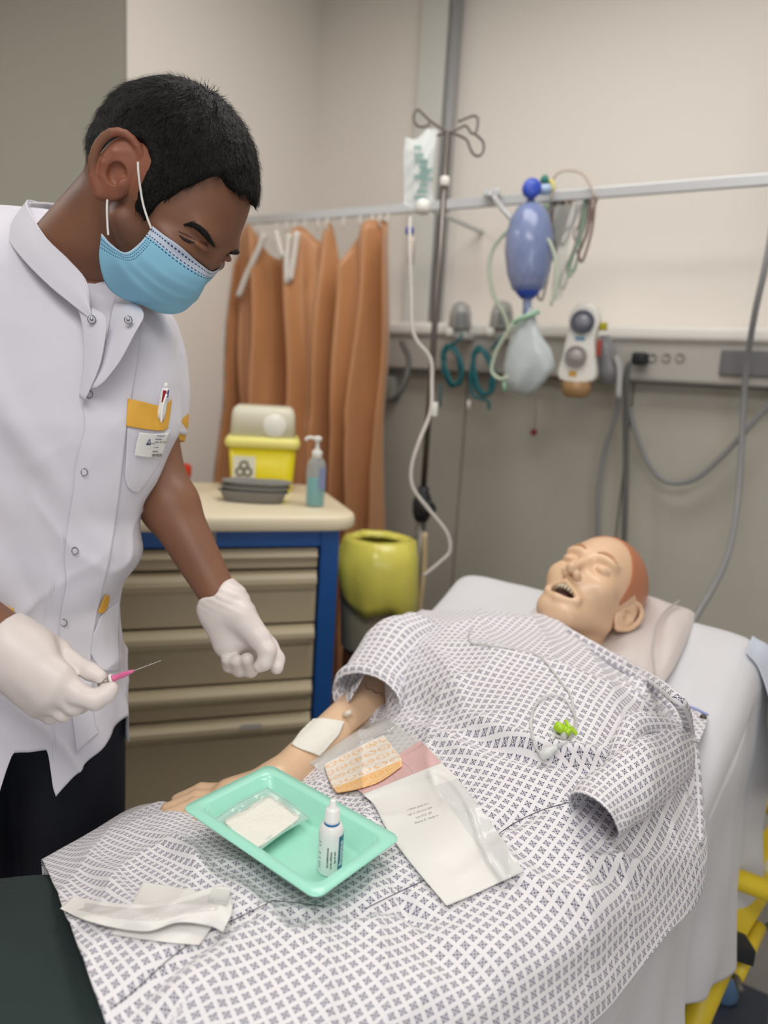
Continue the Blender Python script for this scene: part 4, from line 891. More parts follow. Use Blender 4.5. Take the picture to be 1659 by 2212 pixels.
# ---------------------------------------------------------------- things lying on the gown
mint=mat('mint_plastic',(166,232,210),.28,bump=.02,bscale=300,coat=.2)
tp=np.array([-.4835,.6105,.945]); ca,sa=math.cos(-.114),math.sin(-.114); tx=np.array([ca,sa,-.015]); tx=nrm(tx); tz=nrm(np.cross(tx,np.array([-sa,ca,.008]))); ty=np.cross(tz,tx)
def rrt(l,w_,r,z,n=6): return np.array([tp+tx*x+ty*y+tz*z for x,y in rrect(l,w_,r,n)])
TD=.027
tray=obj('instrument_tray',loft([rrt(.150,.076,.012,-TD-.0012),rrt(.158,.084,.014,-TD),rrt(.186,.105,.014,-.003),rrt(.218,.136,.012,-.0022),rrt(.2195,.1375,.012,-.001),rrt(.2185,.1365,.012,0.0),rrt(.192,.110,.013,.0004),rrt(.188,.106,.013,-.0015),rrt(.157,.083,.012,-TD+.003),rrt(.150,.076,.010,-TD+.0015)]),mint)
tag(tray,'mint green plastic tray resting on the patterned gown','tray')
fl=lambda x,y: PP(x,y,tp+tz*(-TD+.0016),tz)
# antiseptic bottle
c=fl(711,1879); wb=mat('bottle_white',(238,238,236),.3,coat=.2); tealb=mat('label_teal',(10,104,140),.4)
t=thing('antiseptic_bottle','small white antiseptic dropper bottle with teal label standing in the tray','bottle',c)
# small drop of height so the base sits on the tray floor
obj('bottle_body',lathe([(.0105,0),(.0130,.0012),(.0135,.003),(.0135,.046),(.0130,.050),(.0112,.0555),(.0088,.0573)],40,o=c,z=tz),wb,t)
obj('neck_ring',lathe([(.0083,.0563),(.0086,.0568),(.0086,.0596),(.008,.060)],32,o=c,z=tz),mat('ring_blue',(34,108,168),.35),t)
obj('dropper_cap',lathe([(.0078,.0596),(.0086,.060),(.0086,.0625),(.0082,.0632),(.0077,.0730),(.0062,.0752),(.0037,.0765),(.0032,.0835),(.0027,.0845)],36,o=c,z=tz),mat('cap_white',(244,244,242),.35,coat=.3),t)
vd=nrm((C0-c)*[1,1,0]); 
def cyl(a0,a1,z0,z1,r): 
    th=np.linspace(math.radians(a0),math.radians(a1),14); V=[]
    for z_ in (z0,z1): 
        for a in th: V.append(c+nrm(vd*math.cos(a)+np.cross(_up,vd)*math.sin(a))*r+tz*z_)
    return np.array(V),gridF(2,14)
obj('brand_band',cyl(40,125,.005,.047,.01365),tealb,t)
ink=mat('black_ink',(34,34,40),.6); wink=mat('white_ink',(240,240,240),.5); gink=mat('grey_ink',(110,150,176),.6)
def curvetext(name,s_,ang,zc,h,m):
    a=math.radians(ang); n=nrm(vd*math.cos(a)+np.cross(_up,vd)*math.sin(a)); return text(name,s_,c+n*.01375+tz*zc,tz,-np.cross(_up,n)*-1 if False else np.cross(tz,n)*-1,h,m,t)
curvetext('brand_lettering','Biseptine',57,.026,.0080,wink)
curvetext('batch_lettering','(01) 03400933576363',-10,.024,.0027,ink)
curvetext('batch_lettering','Lot No: KP0EZAU',6,.021,.0027,ink)
curvetext('batch_lettering','Exp: 09 2023',23,.024,.0027,ink)
for z_ in (.039,.035,.026,.020,.015,.012,.009): obj('small_print',cyl(-62,-46,z_,z_+.0012,.01362),gink,t)
# gauze compresses in their clear tray
gz=mat('gauze_white',(240,238,228),.95,bump=.5,bscale=320); cl=mat('clear_blister',(222,240,236),.08,alpha=.30,coat=.6)
t=thing('gauze_pack','clear blister pack of folded white gauze lying in the tray','gauze pack',fl(565,1780))
hz=-TD+.012
L=np.array([[(455,1776),(515,1735),(578,1702)],[(492,1808),(565,1762),(625,1732)],[(548,1846),(612,1798),(668,1766)]],float); Lr=rs(rs(L,26,0),26,1)
def onp(x,y,z_): return PP(x,y,tp+tz*z_,tz)
Vt=np.array([[onp(Lr[i,j,0],Lr[i,j,1],-.010+.002*math.sin(i*.5)*math.sin(j*.6)) for j in range(26)] for i in range(26)])
rimI=lambda i,j:(4<i<21 and 4<j<21)
V=Vt.copy()
for i in range(26):
    for j in range(26):
        e=min(i,25-i,j,25-j)/5; V[i,j]-=tz*(.011*min(1,max(0,e-.5)*1.6))
obj('blister',(V.reshape(-1,3),gridF(26,26)),cl,t,sol=.0006)
ft=lambda i,j:.5
obj('film_edge',tube(np.concatenate([Vt[0,::3],Vt[::3,-1],Vt[-1,::-3],Vt[::-3,0]])-tz*.0,.0012,6,n=120,closed=True),mat('blister_edge',(190,234,220),.15,alpha=.6),t)
L=np.array([[(486,1776),(534,1752),(583,1722)],[(516,1806),(566,1778),(616,1746)],[(555,1830),(600,1802),(647,1767)]],float); Lr=rs(rs(L,26,0),26,1)
for k in range(4):
    V=np.array([[onp(Lr[i,j,0],Lr[i,j,1]+3*k-6,-.0185+.0028*k) for j in range(26)] for i in range(26)]); V+=tz*(vn(V,60,k)*.0011)[...,None]
    obj('gauze_layer',(V.reshape(-1,3),gridF(26,26)),gz,t,sol=.0018)
# gauze square on the forearm
t=thing('gauze_square','white gauze square laid over the manikin forearm','gauze',P(690,1590,1.12))
L=np.array([[(676,1553),(708,1553),(744,1560)],[(650,1580),(688,1586),(728,1592)],[(630,1609),(655,1620),(690,1634)]],float)
V,Fc,_=patch([bArm],L,30,30,off=.0025,smooth=4); V=V+np.array([0,0,1])*(vn(V,50,2)*.0012)[:,None]; obj('cloth',(V,Fc),gz,t,sol=.0012)
# wrappers
paper=mat('medical_paper',(232,230,226),.6,bump=.15,bscale=70,coat=.05); bAll=[bGown,bArm]
film=mat('clear_film',(236,236,232),.2,alpha=.6,coat=.3,bump=.3,bscale=30)
t=thing('clear_wrapper','clear wrapper film with grey print lying beneath the orange dressing sheet','wrapper',P(800,1620,1.02))
L=np.array([[(668,1648),(745,1596),(822,1543)],[(722,1690),(800,1635),(885,1585)],[(770,1722),(862,1670),(958,1640)]],float)
V,Fc,u_=patch(bAll,L,34,34,off=.0012,smooth=6,lift=lambda a,b:.001*np.sin(a*3+b*6)**2); obj('film',(V,Fc),film,t)
def papertext(V,nu,nv,i,j,s_,h,m,t,flip=1,rot=0):
    A=V.reshape(nu,nv,3); o=A[i,j]; x=nrm(A[i,min(nv-1,j+2)]-A[i,j-2]); y=nrm(A[i-2,j]-A[min(nu-1,i+2),j]); n=nrm(np.cross(x,y))
    if n@(C0-o)<0: n=-n
    ca_,sa_=math.cos(rot),math.sin(rot); xx=x*ca_+y*sa_; yy=-x*sa_+y*ca_
    return text('print',s_,o+n*.0012,xx*flip,yy*flip,h,m,t)
gi=mat('grey_print',(178,178,180),.6)
papertext(V,34,34,10,27,'AV30000',.0095,gi,t,flip=-1,rot=-.75+.2)
t=thing('sterile_wrapper','long white paper pouch with pink film end draped over the gown','wrapper',P(950,1780,.93))
pink=mat('pink_film',(226,186,184),.25,coat=.5,bump=.25,bscale=45)
L=np.array([[(757,1700),(820,1655),(908,1600)],[(775,1708),(850,1670),(930,1622)],[(792,1722),(865,1690),(955,1650)]],float)
V,Fc,_=patch(bAll,L,20,30,off=.007,smooth=8); obj('pink_band',(V,Fc),pink,t)
for k in (8,14,20): 
    A=V.reshape(20,30,3); obj('band_line',tube(A[:,k]+nrm(C0-A[5,5])*.0004,.0005,4,n=20),mat('pale_line',(238,214,212),.4),t)
L=np.array([[(783,1716),(838,1694),(893,1672),(953,1648)],[(808,1740),(866,1722),(930,1702),(990,1684)],[(840,1800),(905,1784),(975,1762),(1042,1752)],[(885,1862),(950,1846),(1020,1828),(1088,1816)],[(965,1957),(1020,1934),(1080,1906),(1132,1882)]],float)
V,Fc,_=patch(bAll,L,60,40,off=.006,smooth=26,lift=lambda a,b:.006*np.exp(-((a-.05)/.08)**2)+.005*np.exp(-((b-.82-.1*np.sin(a*5))/.03)**2)*np.clip(a*2,0,1)+.0015*np.sin(a*9+b*5))
obj('paper_pouch',(V,Fc),paper,t,sol=.0004); A=V.reshape(60,40,3)
fe=mat('film_gloss',(236,238,240),.12,alpha=.35,coat=.8)
obj('film_margin',((A[14:,28:]+nrm(C0-A[30,30])*.0012).reshape(-1,3),gridF(46,12)),fe,t)
for k,s_ in enumerate(('Ref 3084 2022-09 Lot','100 x 120 mm Qty 1','Lot 5121 03','Sterile R  Made in')): papertext(V,60,40,22+2*k,17,s_,.0042,gi,t,rot=0)
orange=bpy.data.materials.new('orange_print_liner'); orange.use_nodes=True; E_=NX(orange); E_.b.inputs['Roughness'].default_value=.4; u,v=E_.uv()
cx=E_.n('ABSOLUTE',E_.n('SUBTRACT',E_.n('FRACT',E_.n('ADD',E_.mul(v,4.6),E_.mul(E_.n('FLOOR',E_.mul(u,5.5)),.37))),.5)); cy=E_.n('ABSOLUTE',E_.n('SUBTRACT',E_.n('FRACT',E_.mul(u,5.5)),.5))
m2=E_.n('MAXIMUM',cx,cy); box_=E_.band(m2,.26,.30); 
nz=E_.nt.nodes.new('ShaderNodeTexNoise'); nz.inputs['Scale'].default_value=26; tcu=E_.nt.nodes.new('ShaderNodeTexCoord'); E_.nt.links.new(tcu.outputs['UV'],nz.inputs['Vector'])
blob=E_.mul(E_.lt(m2,.28),E_.gt(nz.outputs['Fac'],.56)); sb=E_.mul(E_.band(cx,.34,.42),E_.lt(cy,.16))
base_=E_.mix(E_.gt(u,.72),S((240,232,222)),S((244,200,146))); E_.col(E_.mix(E_.n('MULTIPLY',E_.mx(box_,blob,sb),.85),base_,S((238,176,92))))
L=np.array([[(700,1651),(742,1630),(785,1608),(829,1588)],[(708,1678),(752,1658),(800,1634),(848,1614)],[(718,1700),(762,1682),(812,1660),(866,1638)],[(728,1713),(768,1706),(818,1690),(868,1656)]],float)
V,Fc,u_=patch(bAll,L,40,44,off=.0105,smooth=20)
tag(obj('dressing_sheet',(V,Fc),orange,uv=u_,sol=.0005),'small dressing liner printed in orange on white beside the tray','dressing')
# catheter wrapper, lower left
t=thing('catheter_wrapper','opened white catheter wrapper lying on the gown near its hem','wrapper',P(310,1975,.8))
def pp(L,nu,nv,off,sm,lift=None,m=paper,name='paper_layer'):
    V,Fc,u_=patch([bGown],np.array(L,float),nu,nv,off=off,smooth=sm,lift=lift); obj(name,(V,Fc),m,t,sol=.0004); return V
pp([[(308,1905),(365,1914),(428,1925)],[(296,1930),(350,1938),(405,1946)],[(284,1955),(335,1965),(385,1975)]],20,20,.002,5)
pp([[(252,2000),(320,1995),(390,1990),(462,1995)],[(245,2008),(315,2012),(385,2016),(446,2020)],[(238,2018),(300,2028),(370,2037),(430,2042)]],20,30,.0025,5)
V=pp([[(156,1937),(226,1948),(290,1953),(345,1948),(400,1935),(462,1915),(484,1914)],[(142,1950),(222,1968),(300,1975),(360,1970),(420,1958),(480,1945),(502,1962)],[(130,1963),(176,1985),(240,2003),(318,2012),(384,1993),(450,2000),(482,2014)]],26,80,.008,8,lift=lambda a,b:.006*np.exp(-((a-.75)/.2)**2)*np.clip(b*2,0,1)+.003*np.sin(b*7)**2)
A=V.reshape(26,80,3)
V=[];
for i in range(14):
    for j in range(60):
        a=i/13; p=A[5+i,6+j]; V.append(p+nrm(C0-p)*(.0035*math.sin(math.pi*a)**.6*min(1,j/4,(59-j)/4)+.0012+.0004*math.sin(j*.9+i*.6)))
obj('clear_blister',(np.array(V),gridF(14,60)),mat('glossy_film',(234,232,232),.08,alpha=.34,coat=1,bump=.3,bscale=90),t)
pp([[(462,1916),(478,1915),(500,1915)],[(455,1930),(475,1935),(495,1938)],[(448,1948),(470,1952),(490,1955)]],14,14,.014,3,m=film,name='film_tab')
# injection line with green stopcock lying on the chest
t=thing('extension_line','clear looped extension line with lime green stopcock on the chest','extension line',P(1195,1560,1.1))
ct=mat('clear_tube',(226,226,224),.12,alpha=.5,coat=.8)
pts=[(1022,1352),(1012,1372),(1018,1388),(1045,1392),(1090,1398),(1140,1408),(1175,1425),(1195,1450),(1213,1475),(1232,1500),(1240,1535),(1242,1560),(1236,1585),(1225,1600),(1205,1612),(1185,1625)]
q=rs(np.array(pts,float),150); V=[P(x,y,(hit(bGown,x,y) or 1.2)-.0035) for x,y in q]; obj('tube',tube(V,.0019,8,n=300),ct,t)
pts=[(1170,1634),(1158,1615),(1150,1590),(1147,1560),(1153,1530),(1172,1508),(1195,1501),(1218,1508),(1235,1530),(1245,1558),(1243,1580)]
q=rs(np.array(pts,float),110); V=[P(x,y,(hit(bGown,x,y) or 1.2)-.0065) for x,y in q]; obj('tube',tube(V,.0019,8,n=220),ct,t)
lime=mat('lime_plastic',(170,212,36),.35,coat=.2)
L3=lambda x,y,o=.012:P(x,y,(hit(bGown,x,y) or 1.15)-o)
a,b=L3(1199,1566),L3(1218,1577); obj('screw_cap',lathe([(.0052,0),(.0066,.001),(.0066,.012),(.005,.0135)],16,o=a,z=nrm(b-a)),lime,t)
a,b=L3(1216,1576),L3(1232,1582); st=obj('stopcock_body',tube([a,b],.0058,14),lime,t)
obj('handle',tube([L3(1222,1557,.017),L3(1226,1566,.018),L3(1232,1574,.018)],[.0024,.003,.004],8),lime,st); obj('handle',tube([L3(1232,1574,.018),L3(1240,1580,.017),L3(1246,1587,.015)],[.004,.003,.0024],8),lime,st); obj('handle',tube([L3(1230,1576,.018),L3(1226,1582,.016),L3(1224,1584,.016)],[.004,.003,.0025],8),lime,st)
a,b=L3(1168,1634,.009),L3(1193,1620,.009); obj('connector',lathe([(.0058,0),(.0066,.001),(.0066,.013),(.0045,.016),(.0032,.024)],16,o=a,z=nrm(b-a)),mat('frosted_white',(226,230,226),.3,alpha=.9),t)
a,b=L3(1215,1598,.008),L3(1222,1580,.01); obj('clear_luer',tube([a,b],.0045,12),ct,t)
# thin clear line over the pillow
t=tag(obj('clear_line',tube([P(*p) for p in [(1468,1298,1.47),(1440,1318,1.42),(1418,1352,1.36),(1410,1400,1.30),(1412,1440,1.26),(1420,1488,1.20)]],.0022,8,n=60),mat('pillow_line',(200,194,190),.25,alpha=.75)),'clear line curving down over the pillow edge','tubing')
# ---------------------------------------------------------------- the man
_f=nrm(nrm([.7489,.2238,-.6237])+nrm([.7943,.3127,-.5209])); _s=nrm(np.array([.3051,-.952,.0248])+[.3788,-.9252,.0221]); _s=nrm(_s-_f*(_s@_f)); _u=-np.cross(_f,_s); _u=_u if _u[2]>0 else -_u
nM=np.stack([_f,_u,_s],1); nSc=1.10
npos=P(261,384,.895)-nM@np.array([-.008,-.012,.078])*nSc+CR*.008
nb_=lambda L:tow(L,npos,nM,nSc)
def LOC(x,y,s):     # pixel -> head coordinates on the plane s = const
    o=nb_([0,0,s]); q=PP(x,y,o,nM[:,2]); return tol(q,npos,nM,nSc)
skin=bpy.data.materials.new('brown_skin'); skin.use_nodes=True; E_=NX(skin); E_.b.inputs['Roughness'].default_value=.5; E_.b.inputs['Subsurface Weight'].default_value=.08; E_.b.inputs['Subsurface Radius'].default_value=(.01,.004,.002)
n1=E_.nt.nodes.new('ShaderNodeTexNoise'); n1.inputs['Scale'].default_value=18; n1.inputs['Detail'].default_value=6; tc_=E_.nt.nodes.new('ShaderNodeTexCoord'); E_.nt.links.new(tc_.outputs['Object'],n1.inputs['Vector'])
c0=E_.mix(n1.outputs['Fac'],S((114,75,56)),S((140,96,71))); st_=E_.attr('stubble'); c1=E_.mix(E_.n('MULTIPLY',st_,.45),c0,S((52,40,34))); E_.col(E_.mix(E_.n('MULTIPLY',E_.attr('ear'),.28),c1,S((176,92,70))))
n2=E_.nt.nodes.new('ShaderNodeTexNoise'); n2.inputs['Scale'].default_value=420; E_.nt.links.new(tc_.outputs['Object'],n2.inputs['Vector']); bp=E_.nt.nodes.new('ShaderNodeBump'); bp.inputs['Strength'].default_value=.12; bp.inputs['Distance'].default_value=.001; E_.nt.links.new(n2.outputs['Fac'],bp.inputs['Height']); E_.nt.links.new(bp.outputs['Normal'],E_.b.inputs['Normal'])
t=thing('person','man with short dark hair in white tunic and blue face mask bending over the bed','person',P(150,1500,1.08)*[1,1,0]); man=t
nk1=P(92,640,1.06)
UM=np.array([(-.2,-.2),(-.112,-.114),(-.044,-.040),(-.024,-.003),(-.010,.017),(.045,.060),(.118,.127),(.2,.21)])
def warp(q):
    q=q.copy(); q[...,1]=np.interp(q[...,1],UM[:,0],UM[:,1]); return q
def fn(Q):
    d=head(warp(tol(Q,npos,nM,nSc)),ears=False,nose=.028)*nSc
    a=nb_([-.045,-.035,0]); n=cap(Q,a,nk1,.058,.064); d=smin(d,n,.03)
    return d
H1=net(fn,np.minimum(npos-.18,nk1-.1),npos+.17,.0026); HEr=earnet(npos+CU*.008-CR*.011,nM,nSc,.0012,.0,1.12)
ch=P(110,830,1.05); pel=P(60,1500,1.09)
def fb(Q):
    q=(Q-ch); l=np.stack([q@RT,q@HD,q[...,2]],-1)
    d=ell(l,(0,0,0),(.13,.066,.19)); d=smin(d,cap(Q,nk1,P(92,720,1.05),.055,.065),.03)
    q=(Q-pel); l=np.stack([q@RT,q@HD,q[...,2]],-1); d=smin(d,ell(l,(0,0,.08),(.115,.06,.26)),.05)
    return d
H2=net(fb,np.minimum(pel,ch)-[.25,.25,.3],np.maximum(nk1,ch)+[.25,.25,.12],.010)
shL=P(330,740,1.15); elL=P(322,1010,1.13); wrL=P(468,1278,1.09)
def fl_(Q): 
    d=cap(Q,shL,elL,.044,.043); m=elL*.45+wrL*.55
    d=smin(d,chain(Q,[elL,elL*.7+wrL*.3,wrL],[.042,.041,.0275],.02),.03); return d
al=np.array([shL,elL,wrL]); H3=net(fl_,al.min(0)-.07,al.max(0)+.07,.005)
shR=P(-270,720,.97); elR=P(-330,1160,.92); wrR=P(0,1372,.862)
def fr_(Q): return smin(cap(Q,shR,elR,.045,.042),chain(Q,[elR,elR*.7+wrR*.3,wrR],[.044,.042,.029],.02),.03)
al=np.array([shR,elR,wrR]); H4=net(fr_,al.min(0)-.07,al.max(0)+.07,.005)
lw=P(160,1700,1.12); l2=P(-60,1700,1.06)
Bd=merge(H1,HEr,H2,H3,H4); q=tol(Bd[0],npos,nM,nSc); rr_=np.abs(q).max(1)<.16
stub=np.clip((-.030-q[:,1])/.03,0,1)*np.clip((q[:,0]+.02)/.03,0,1)*(rr_&(q[:,1]>-.16)); ear=np.clip((np.abs(q[:,2])-.068)/.006,0,1)*(np.abs(q[:,0]+.01)<.03)*(np.abs(q[:,1]+.012)<.045)
hairy=np.clip((-.05-q[:,0])/.02,0,1)*np.clip((q[:,1]+.10)/.03,0,1)*(q[:,1]<-.03)
obj('body',Bd,skin,t,attr={'stubble':np.maximum(stub,hairy*.8),'ear':ear})
bHead=bvh(H1)
# hair
hairm=mat('black_hair',(17,15,15),.62,bump=.8,bscale=260)
hairm.node_tree.nodes['Principled BSDF'].inputs['Specular IOR Level'].default_value=.22
HN=[(-.12,-.062),(-.06,-.060),(-.034,-.055),(-.030,.012),(-.018,.022),(.006,.018),(.011,-.030),(.028,-.034),(.034,-.005),(.046,.018),(.056,.040),(.066,.050),(.085,.050),(.12,.05)]
def fh(Q):
    q=tol(Q,npos,nM,nSc); base=head(warp(q),ears=False,nose=.014); th=.004+.005*np.clip((q[...,1]+.03)/.08,0,1); n=vn(q*[1,1,1],90,4)*.0012+vn(q,240,5)*.0007
    base=smax(base,-ell(q,(-.014,-.001,.086),(.025,.040,.033)),.004); line=umin(q[...,0],HN)+.004*np.sin(q[...,2]*160)+vn(q,130,7)*.004
    return smax(base-th-n,(line-q[...,1])*.7,.006)*nSc
Hh=net(fh,npos-.175,npos+.175,.0027); ho=obj('hair',Hh,hairm,t)
# short strands
V_,F_=Hh; Fq=np.array(F_); rngn=np.random.RandomState(3); cen=V_[Fq].mean(1); e1=V_[Fq[:,1]]-V_[Fq[:,0]]; e2=V_[Fq[:,3]]-V_[Fq[:,0]]; nn_=np.cross(e1,e2); nn_/=np.linalg.norm(nn_,axis=1,keepdims=True)+1e-12
if ((cen-npos)*nn_).sum()<0: nn_=-nn_
ql=tol(cen,npos,nM,nSc); outer=(head(warp(ql),ears=False,nose=.014)>.0025)&(ell(ql,(-.012,.002,.080),(.029,.045,.034))>.0); idx=np.where(outer&((cen-npos)@nM[:,0]>-.2))[0]; pick=rngn.choice(idx,14000)
cr0=nb_([-.03,.11,0]); SV=[];SF=[]
for n_,i in enumerate(pick):
    o=cen[i]+rngn.normal(0,.001,3); nn1=nn_[i]; flow=(o-cr0); flow=flow-nn1*(flow@nn1); flow=nrm(flow+rngn.normal(0,.006,3)); L_=rngn.uniform(.006,.013); s_=nrm(np.cross(flow,nn1))*.00035
    tip=o+flow*L_*.92+nn1*L_*rngn.uniform(.05,.32); mid_=o+flow*L_*.5+nn1*L_*.22; b=len(SV); SV+=[o-s_,o+s_,mid_+s_*.7,mid_-s_*.7,tip]; SF+=[[b,b+1,b+2,b+3],[b+3,b+2,b+4]]
obj('hair_strands',(np.array(SV),SF),hairm,t,kind='stuff',smooth=False)
# brows, lids and lashes
def onh(pts,off=.0008): return [P(x,y,(hit(bHead,x,y) or .95)-off) for x,y in pts]
q=onh([(398,487),(412,485),(428,492),(443,505),(455,521),(462,532)]); obj('eyebrow',tube(q,[.0008,.0026,.0038,.0040,.0028,.0010],8,n=34),hairm,t)
bp_=[];
for k in range(160):
    a=rngn.uniform(0,1)*4.98; i=int(a); p=np.array(q[i])*(1-a+i)+np.array(q[i+1])*(a-i)+rngn.normal(0,.0016,3); d_=nrm(np.array(q[i+1])-np.array(q[i])+CU*.004*rngn.uniform(0,1)); s_=nrm(np.cross(d_,FW))*.0003; bp_.append((p,d_,s_))
SV=[];SF=[]
for p,d_,s_ in bp_: b=len(SV); SV+=[p-s_,p+s_,p+d_*.009-FW*.001]; SF.append([b,b+1,b+2])
obj('eyebrow_hairs',(np.array(SV),SF),hairm,t,kind='stuff',smooth=False)
q=[]
for p in ((-.014,-.014),(-.011,-.024),(-.010,-.034),(-.012,-.044)):
    hh=bHead.ray_cast(Vector(nb_([.16,p[0],p[1]])),Vector(-nM[:,0]))
    q.append(np.array(hh[0])+nM[:,0]*.0006 if hh[0] is not None else nb_([.09,p[0],p[1]]))
obj('eyebrow',tube(q,[.002,.0036,.0036,.0015],8,n=24),hairm,t)
lidm=mat('eyelid_skin',(104,68,48),.5)
obj('lash_line',tube(onh([(388,508),(398,517),(410,522),(420,524)],.0012),[.0006,.0017,.0017,.0007],6,n=20),mat('lash_dark',(26,18,18),.6),t)
obj('lid_crease',tube(onh([(386,500),(398,505),(412,512),(424,520)],.0002),.0006,5,n=20),mat('crease_dark',(66,42,34),.6),t)
# mask
maskm=bpy.data.materials.new('blue_mask_fabric'); maskm.use_nodes=True; E_=NX(maskm); E_.b.inputs['Roughness'].default_value=.75; u,v=E_.uv()   # u: top->bottom, v: across
bandt=E_.lt(u,.13); fr1=E_.lt(E_.n('FRACT',E_.mul(v,46)),.58)
d1=E_.mul(E_.band(u,.035,.052),fr1); d2=E_.mul(E_.band(u,.108,.122),fr1); d3=E_.mul(E_.band(u,.145,.158),fr1)
fr2=E_.lt(E_.n('FRACT',E_.mul(u,34)),.55); edge=E_.mx(E_.band(v,.018,.024),E_.band(v,.034,.040),E_.band(v,.050,.056)); d4=E_.mul(edge,fr2,E_.gt(u,.16))
base_=E_.mix(bandt,S((138,196,224)),S((196,208,226))); base_=E_.mix(E_.mul(E_.lt(v,.010),.8),base_,S((196,214,232)))
E_.col(E_.mix(E_.mx(d1,d2,d3,d4),base_,S((44,66,116))))
MR=[[(330,489,.074),(350,505,.068),(378,527,.056),(410,553,.040),(440,577,.018)],
    [(304,524,.077),(330,545,.072),(366,575,.058),(404,600,.040),(434,612,.018)],
    [(272,545,.079),(300,575,.072),(342,610,.056),(382,632,.036),(412,638,.016)],
    [(243,528,.080),(262,575,.074),(304,622,.056),(345,649,.034),(376,655,.014)],
    [(222,505,.079),(218,560,.072),(240,624,.052),(292,652,.030),(334,662,.012)]]
cen_=[LOC(x,y,0)[:2] for x,y in ((450,582),(441,612),(417,642),(383,659),(342,666))]
half=np.array([[LOC(*c) for c in r] for r in MR]); cc_=np.array([[[c[0],c[1],0]] for c in cen_]); mir=half[:,::-1]*[1,1,-.9]; mir[...,0]-=np.abs(mir[...,2])*.30; mir[:2,:,2]*=.7; mir[:2,:,0]-=.010
ML=np.concatenate([half,cc_,mir],1); NMu,NMv=70,150; A=rs(rs(ML,NMu,0),NMv,1)
nr=nrm([1,0,0]); uu=np.linspace(0,1,NMu)[:,None]; vv=np.linspace(0,1,NMv)[None]
env=np.clip(np.minimum(vv,1-vv)*6,0,1)
pl=sum(np.where(uu>c,np.exp(-(uu-c)/.07),0)*.0022 for c in (.34,.52,.70))*env
dir_=A.copy(); dir_[...,0]-=.02; dir_[...,1]+=.06; dir_/=np.linalg.norm(dir_,axis=2,keepdims=True)
A=A+dir_*(pl+.0014*vn(A,55,3)*env+.001)[...,None]
# keep the cloth outside the skin
dd=head(warp(A.reshape(-1,3)),ears=False,nose=.032).reshape(NMu,NMv); far_=np.clip((vv-.5)/.1,0,1); A=A+dir_*(np.clip(.003-dd,0,.03)-far_*np.clip(dd-.004,0,.03)*.9)[...,None]

for _ in range(6): A[1:-1,1:-1]=(A[:-2,1:-1]+A[2:,1:-1]+A[1:-1,:-2]+A[1:-1,2:])/4
uvm=np.stack(np.meshgrid(np.linspace(0,1,NMu),np.linspace(0,1,NMv),indexing='ij'),-1).reshape(-1,2)
mk=obj('face_mask',(nb_(A.reshape(-1,3)),gridF(NMu,NMv)),maskm,t,uv=uvm,sol=.0012)
lpm=mat('ear_loop_white',(228,226,222),.6)
def loopy(L): return tube([nb_(LOC(*c)) for c in L],.0014,8,n=40)
obj('ear_loop',loopy([(327,494,.078),(318,470,.079),(309,440,.080),(303,405,.084),(299,372,.088),(298,350,.088)]),lpm,mk)
obj('ear_loop',loopy([(234,508,.083),(232,480,.083),(231,450,.083),(232,432,.080)]),lpm,mk)
# ------------------------------------------------ tunic
coatm=mat('white_tunic_cotton',(218,216,226),.8,bump=.05,bscale=240,sheen=.15)
RW=[(462,-10,150,1.10,.045),(482,-90,178,1.10,.060),(505,-170,205,1.09,.075),(535,-235,225,1.08,.088),(580,-285,262,1.07,.098),(640,-300,335,1.065,.105),(700,-320,374,1.06,.112),(800,-320,385,1.06,.115),(900,-315,380,1.06,.112),(1000,-300,342,1.07,.105),(1100,-292,292,1.075,.10),
    (1200,-290,270,1.08,.10),(1290,-290,243,1.085,.10),(1340,-290,250,1.085,.10),(1420,-292,260,1.09,.105),(1520,-295,263,1.09,.108),(1600,-297,263,1.09,.11),(1700,-298,263,1.09,.11)]
RW=np.array(RW,float); NC=360; th=np.linspace(0,2*math.pi,NC,endpoint=False)
def yb2(x): return np.interp(x,[-400,44,46,88,90,153,156,165,262,270],[1685,1690,1688,1552,1545,1545,1560,1640,1540,1535])
NRr=170; TV=np.zeros((NRr,NC,3))
cx_=(RW[-2,1]+RW[-2,2])/2; aa=(RW[-2,2]-RW[-2,1])/2
for j,a in enumerate(th):
    xb=cx_+aa*math.cos(a); yb3=yb2(xb) if math.sin(a)<0.15 else 1600
    ysr=462+(yb3-462)*np.linspace(0,1,NRr)
    I=[np.interp(ysr,RW[:,0],RW[:,k]) for k in range(1,5)]
    co_=np.sign(math.cos(a))*abs(math.cos(a))**.88; si=np.sign(math.sin(a))*abs(math.sin(a))**.88
    for i in range(NRr):
        xc_=(I[0][i]+I[1][i])/2; hw=(I[1][i]-I[0][i])/2/F*I[2][i]
        TV[i,j]=P(xc_,ysr[i],I[2][i])+RT*hw*co_+HD*I[3][i]*si
for _ in range(3): TV[1:-1]=(TV[:-2]+2*TV[1:-1]+TV[2:])/4
c_=TV.mean(1,keepdims=True); d_=TV-c_; d_[...,2]=0; d_/=np.linalg.norm(d_,axis=2,keepdims=True)
zz=TV[...,2]; R3=np.stack([TV@RT*.8+TV[...,2]*.6,TV@HD,-(TV@RT)*.6+TV[...,2]*.8],-1); S1=(1-np.abs(vn(R3*[1,1,.35],11,71)))**6*.007+(1-np.abs(vn(R3*[.4,1,1],8,77)))**6*.006+vn(TV*[1,1,.35],13,31)*.012+vn(TV*[1,1,.45]+(TV[...,2:]*.5)*RT,26,32)*.009+vn(TV*[1,1,.7],60,33)*.0012; fz=np.clip((1.5-zz)/.4,.25,1)
dg_=np.exp(-((((TV@RT)-(P(200,1200,1.0)@RT))*1.0+(zz-1.2)*.55)/.02)**2)*.008
TV=TV+d_*((S1*fz)+dg_)[...,None]; 
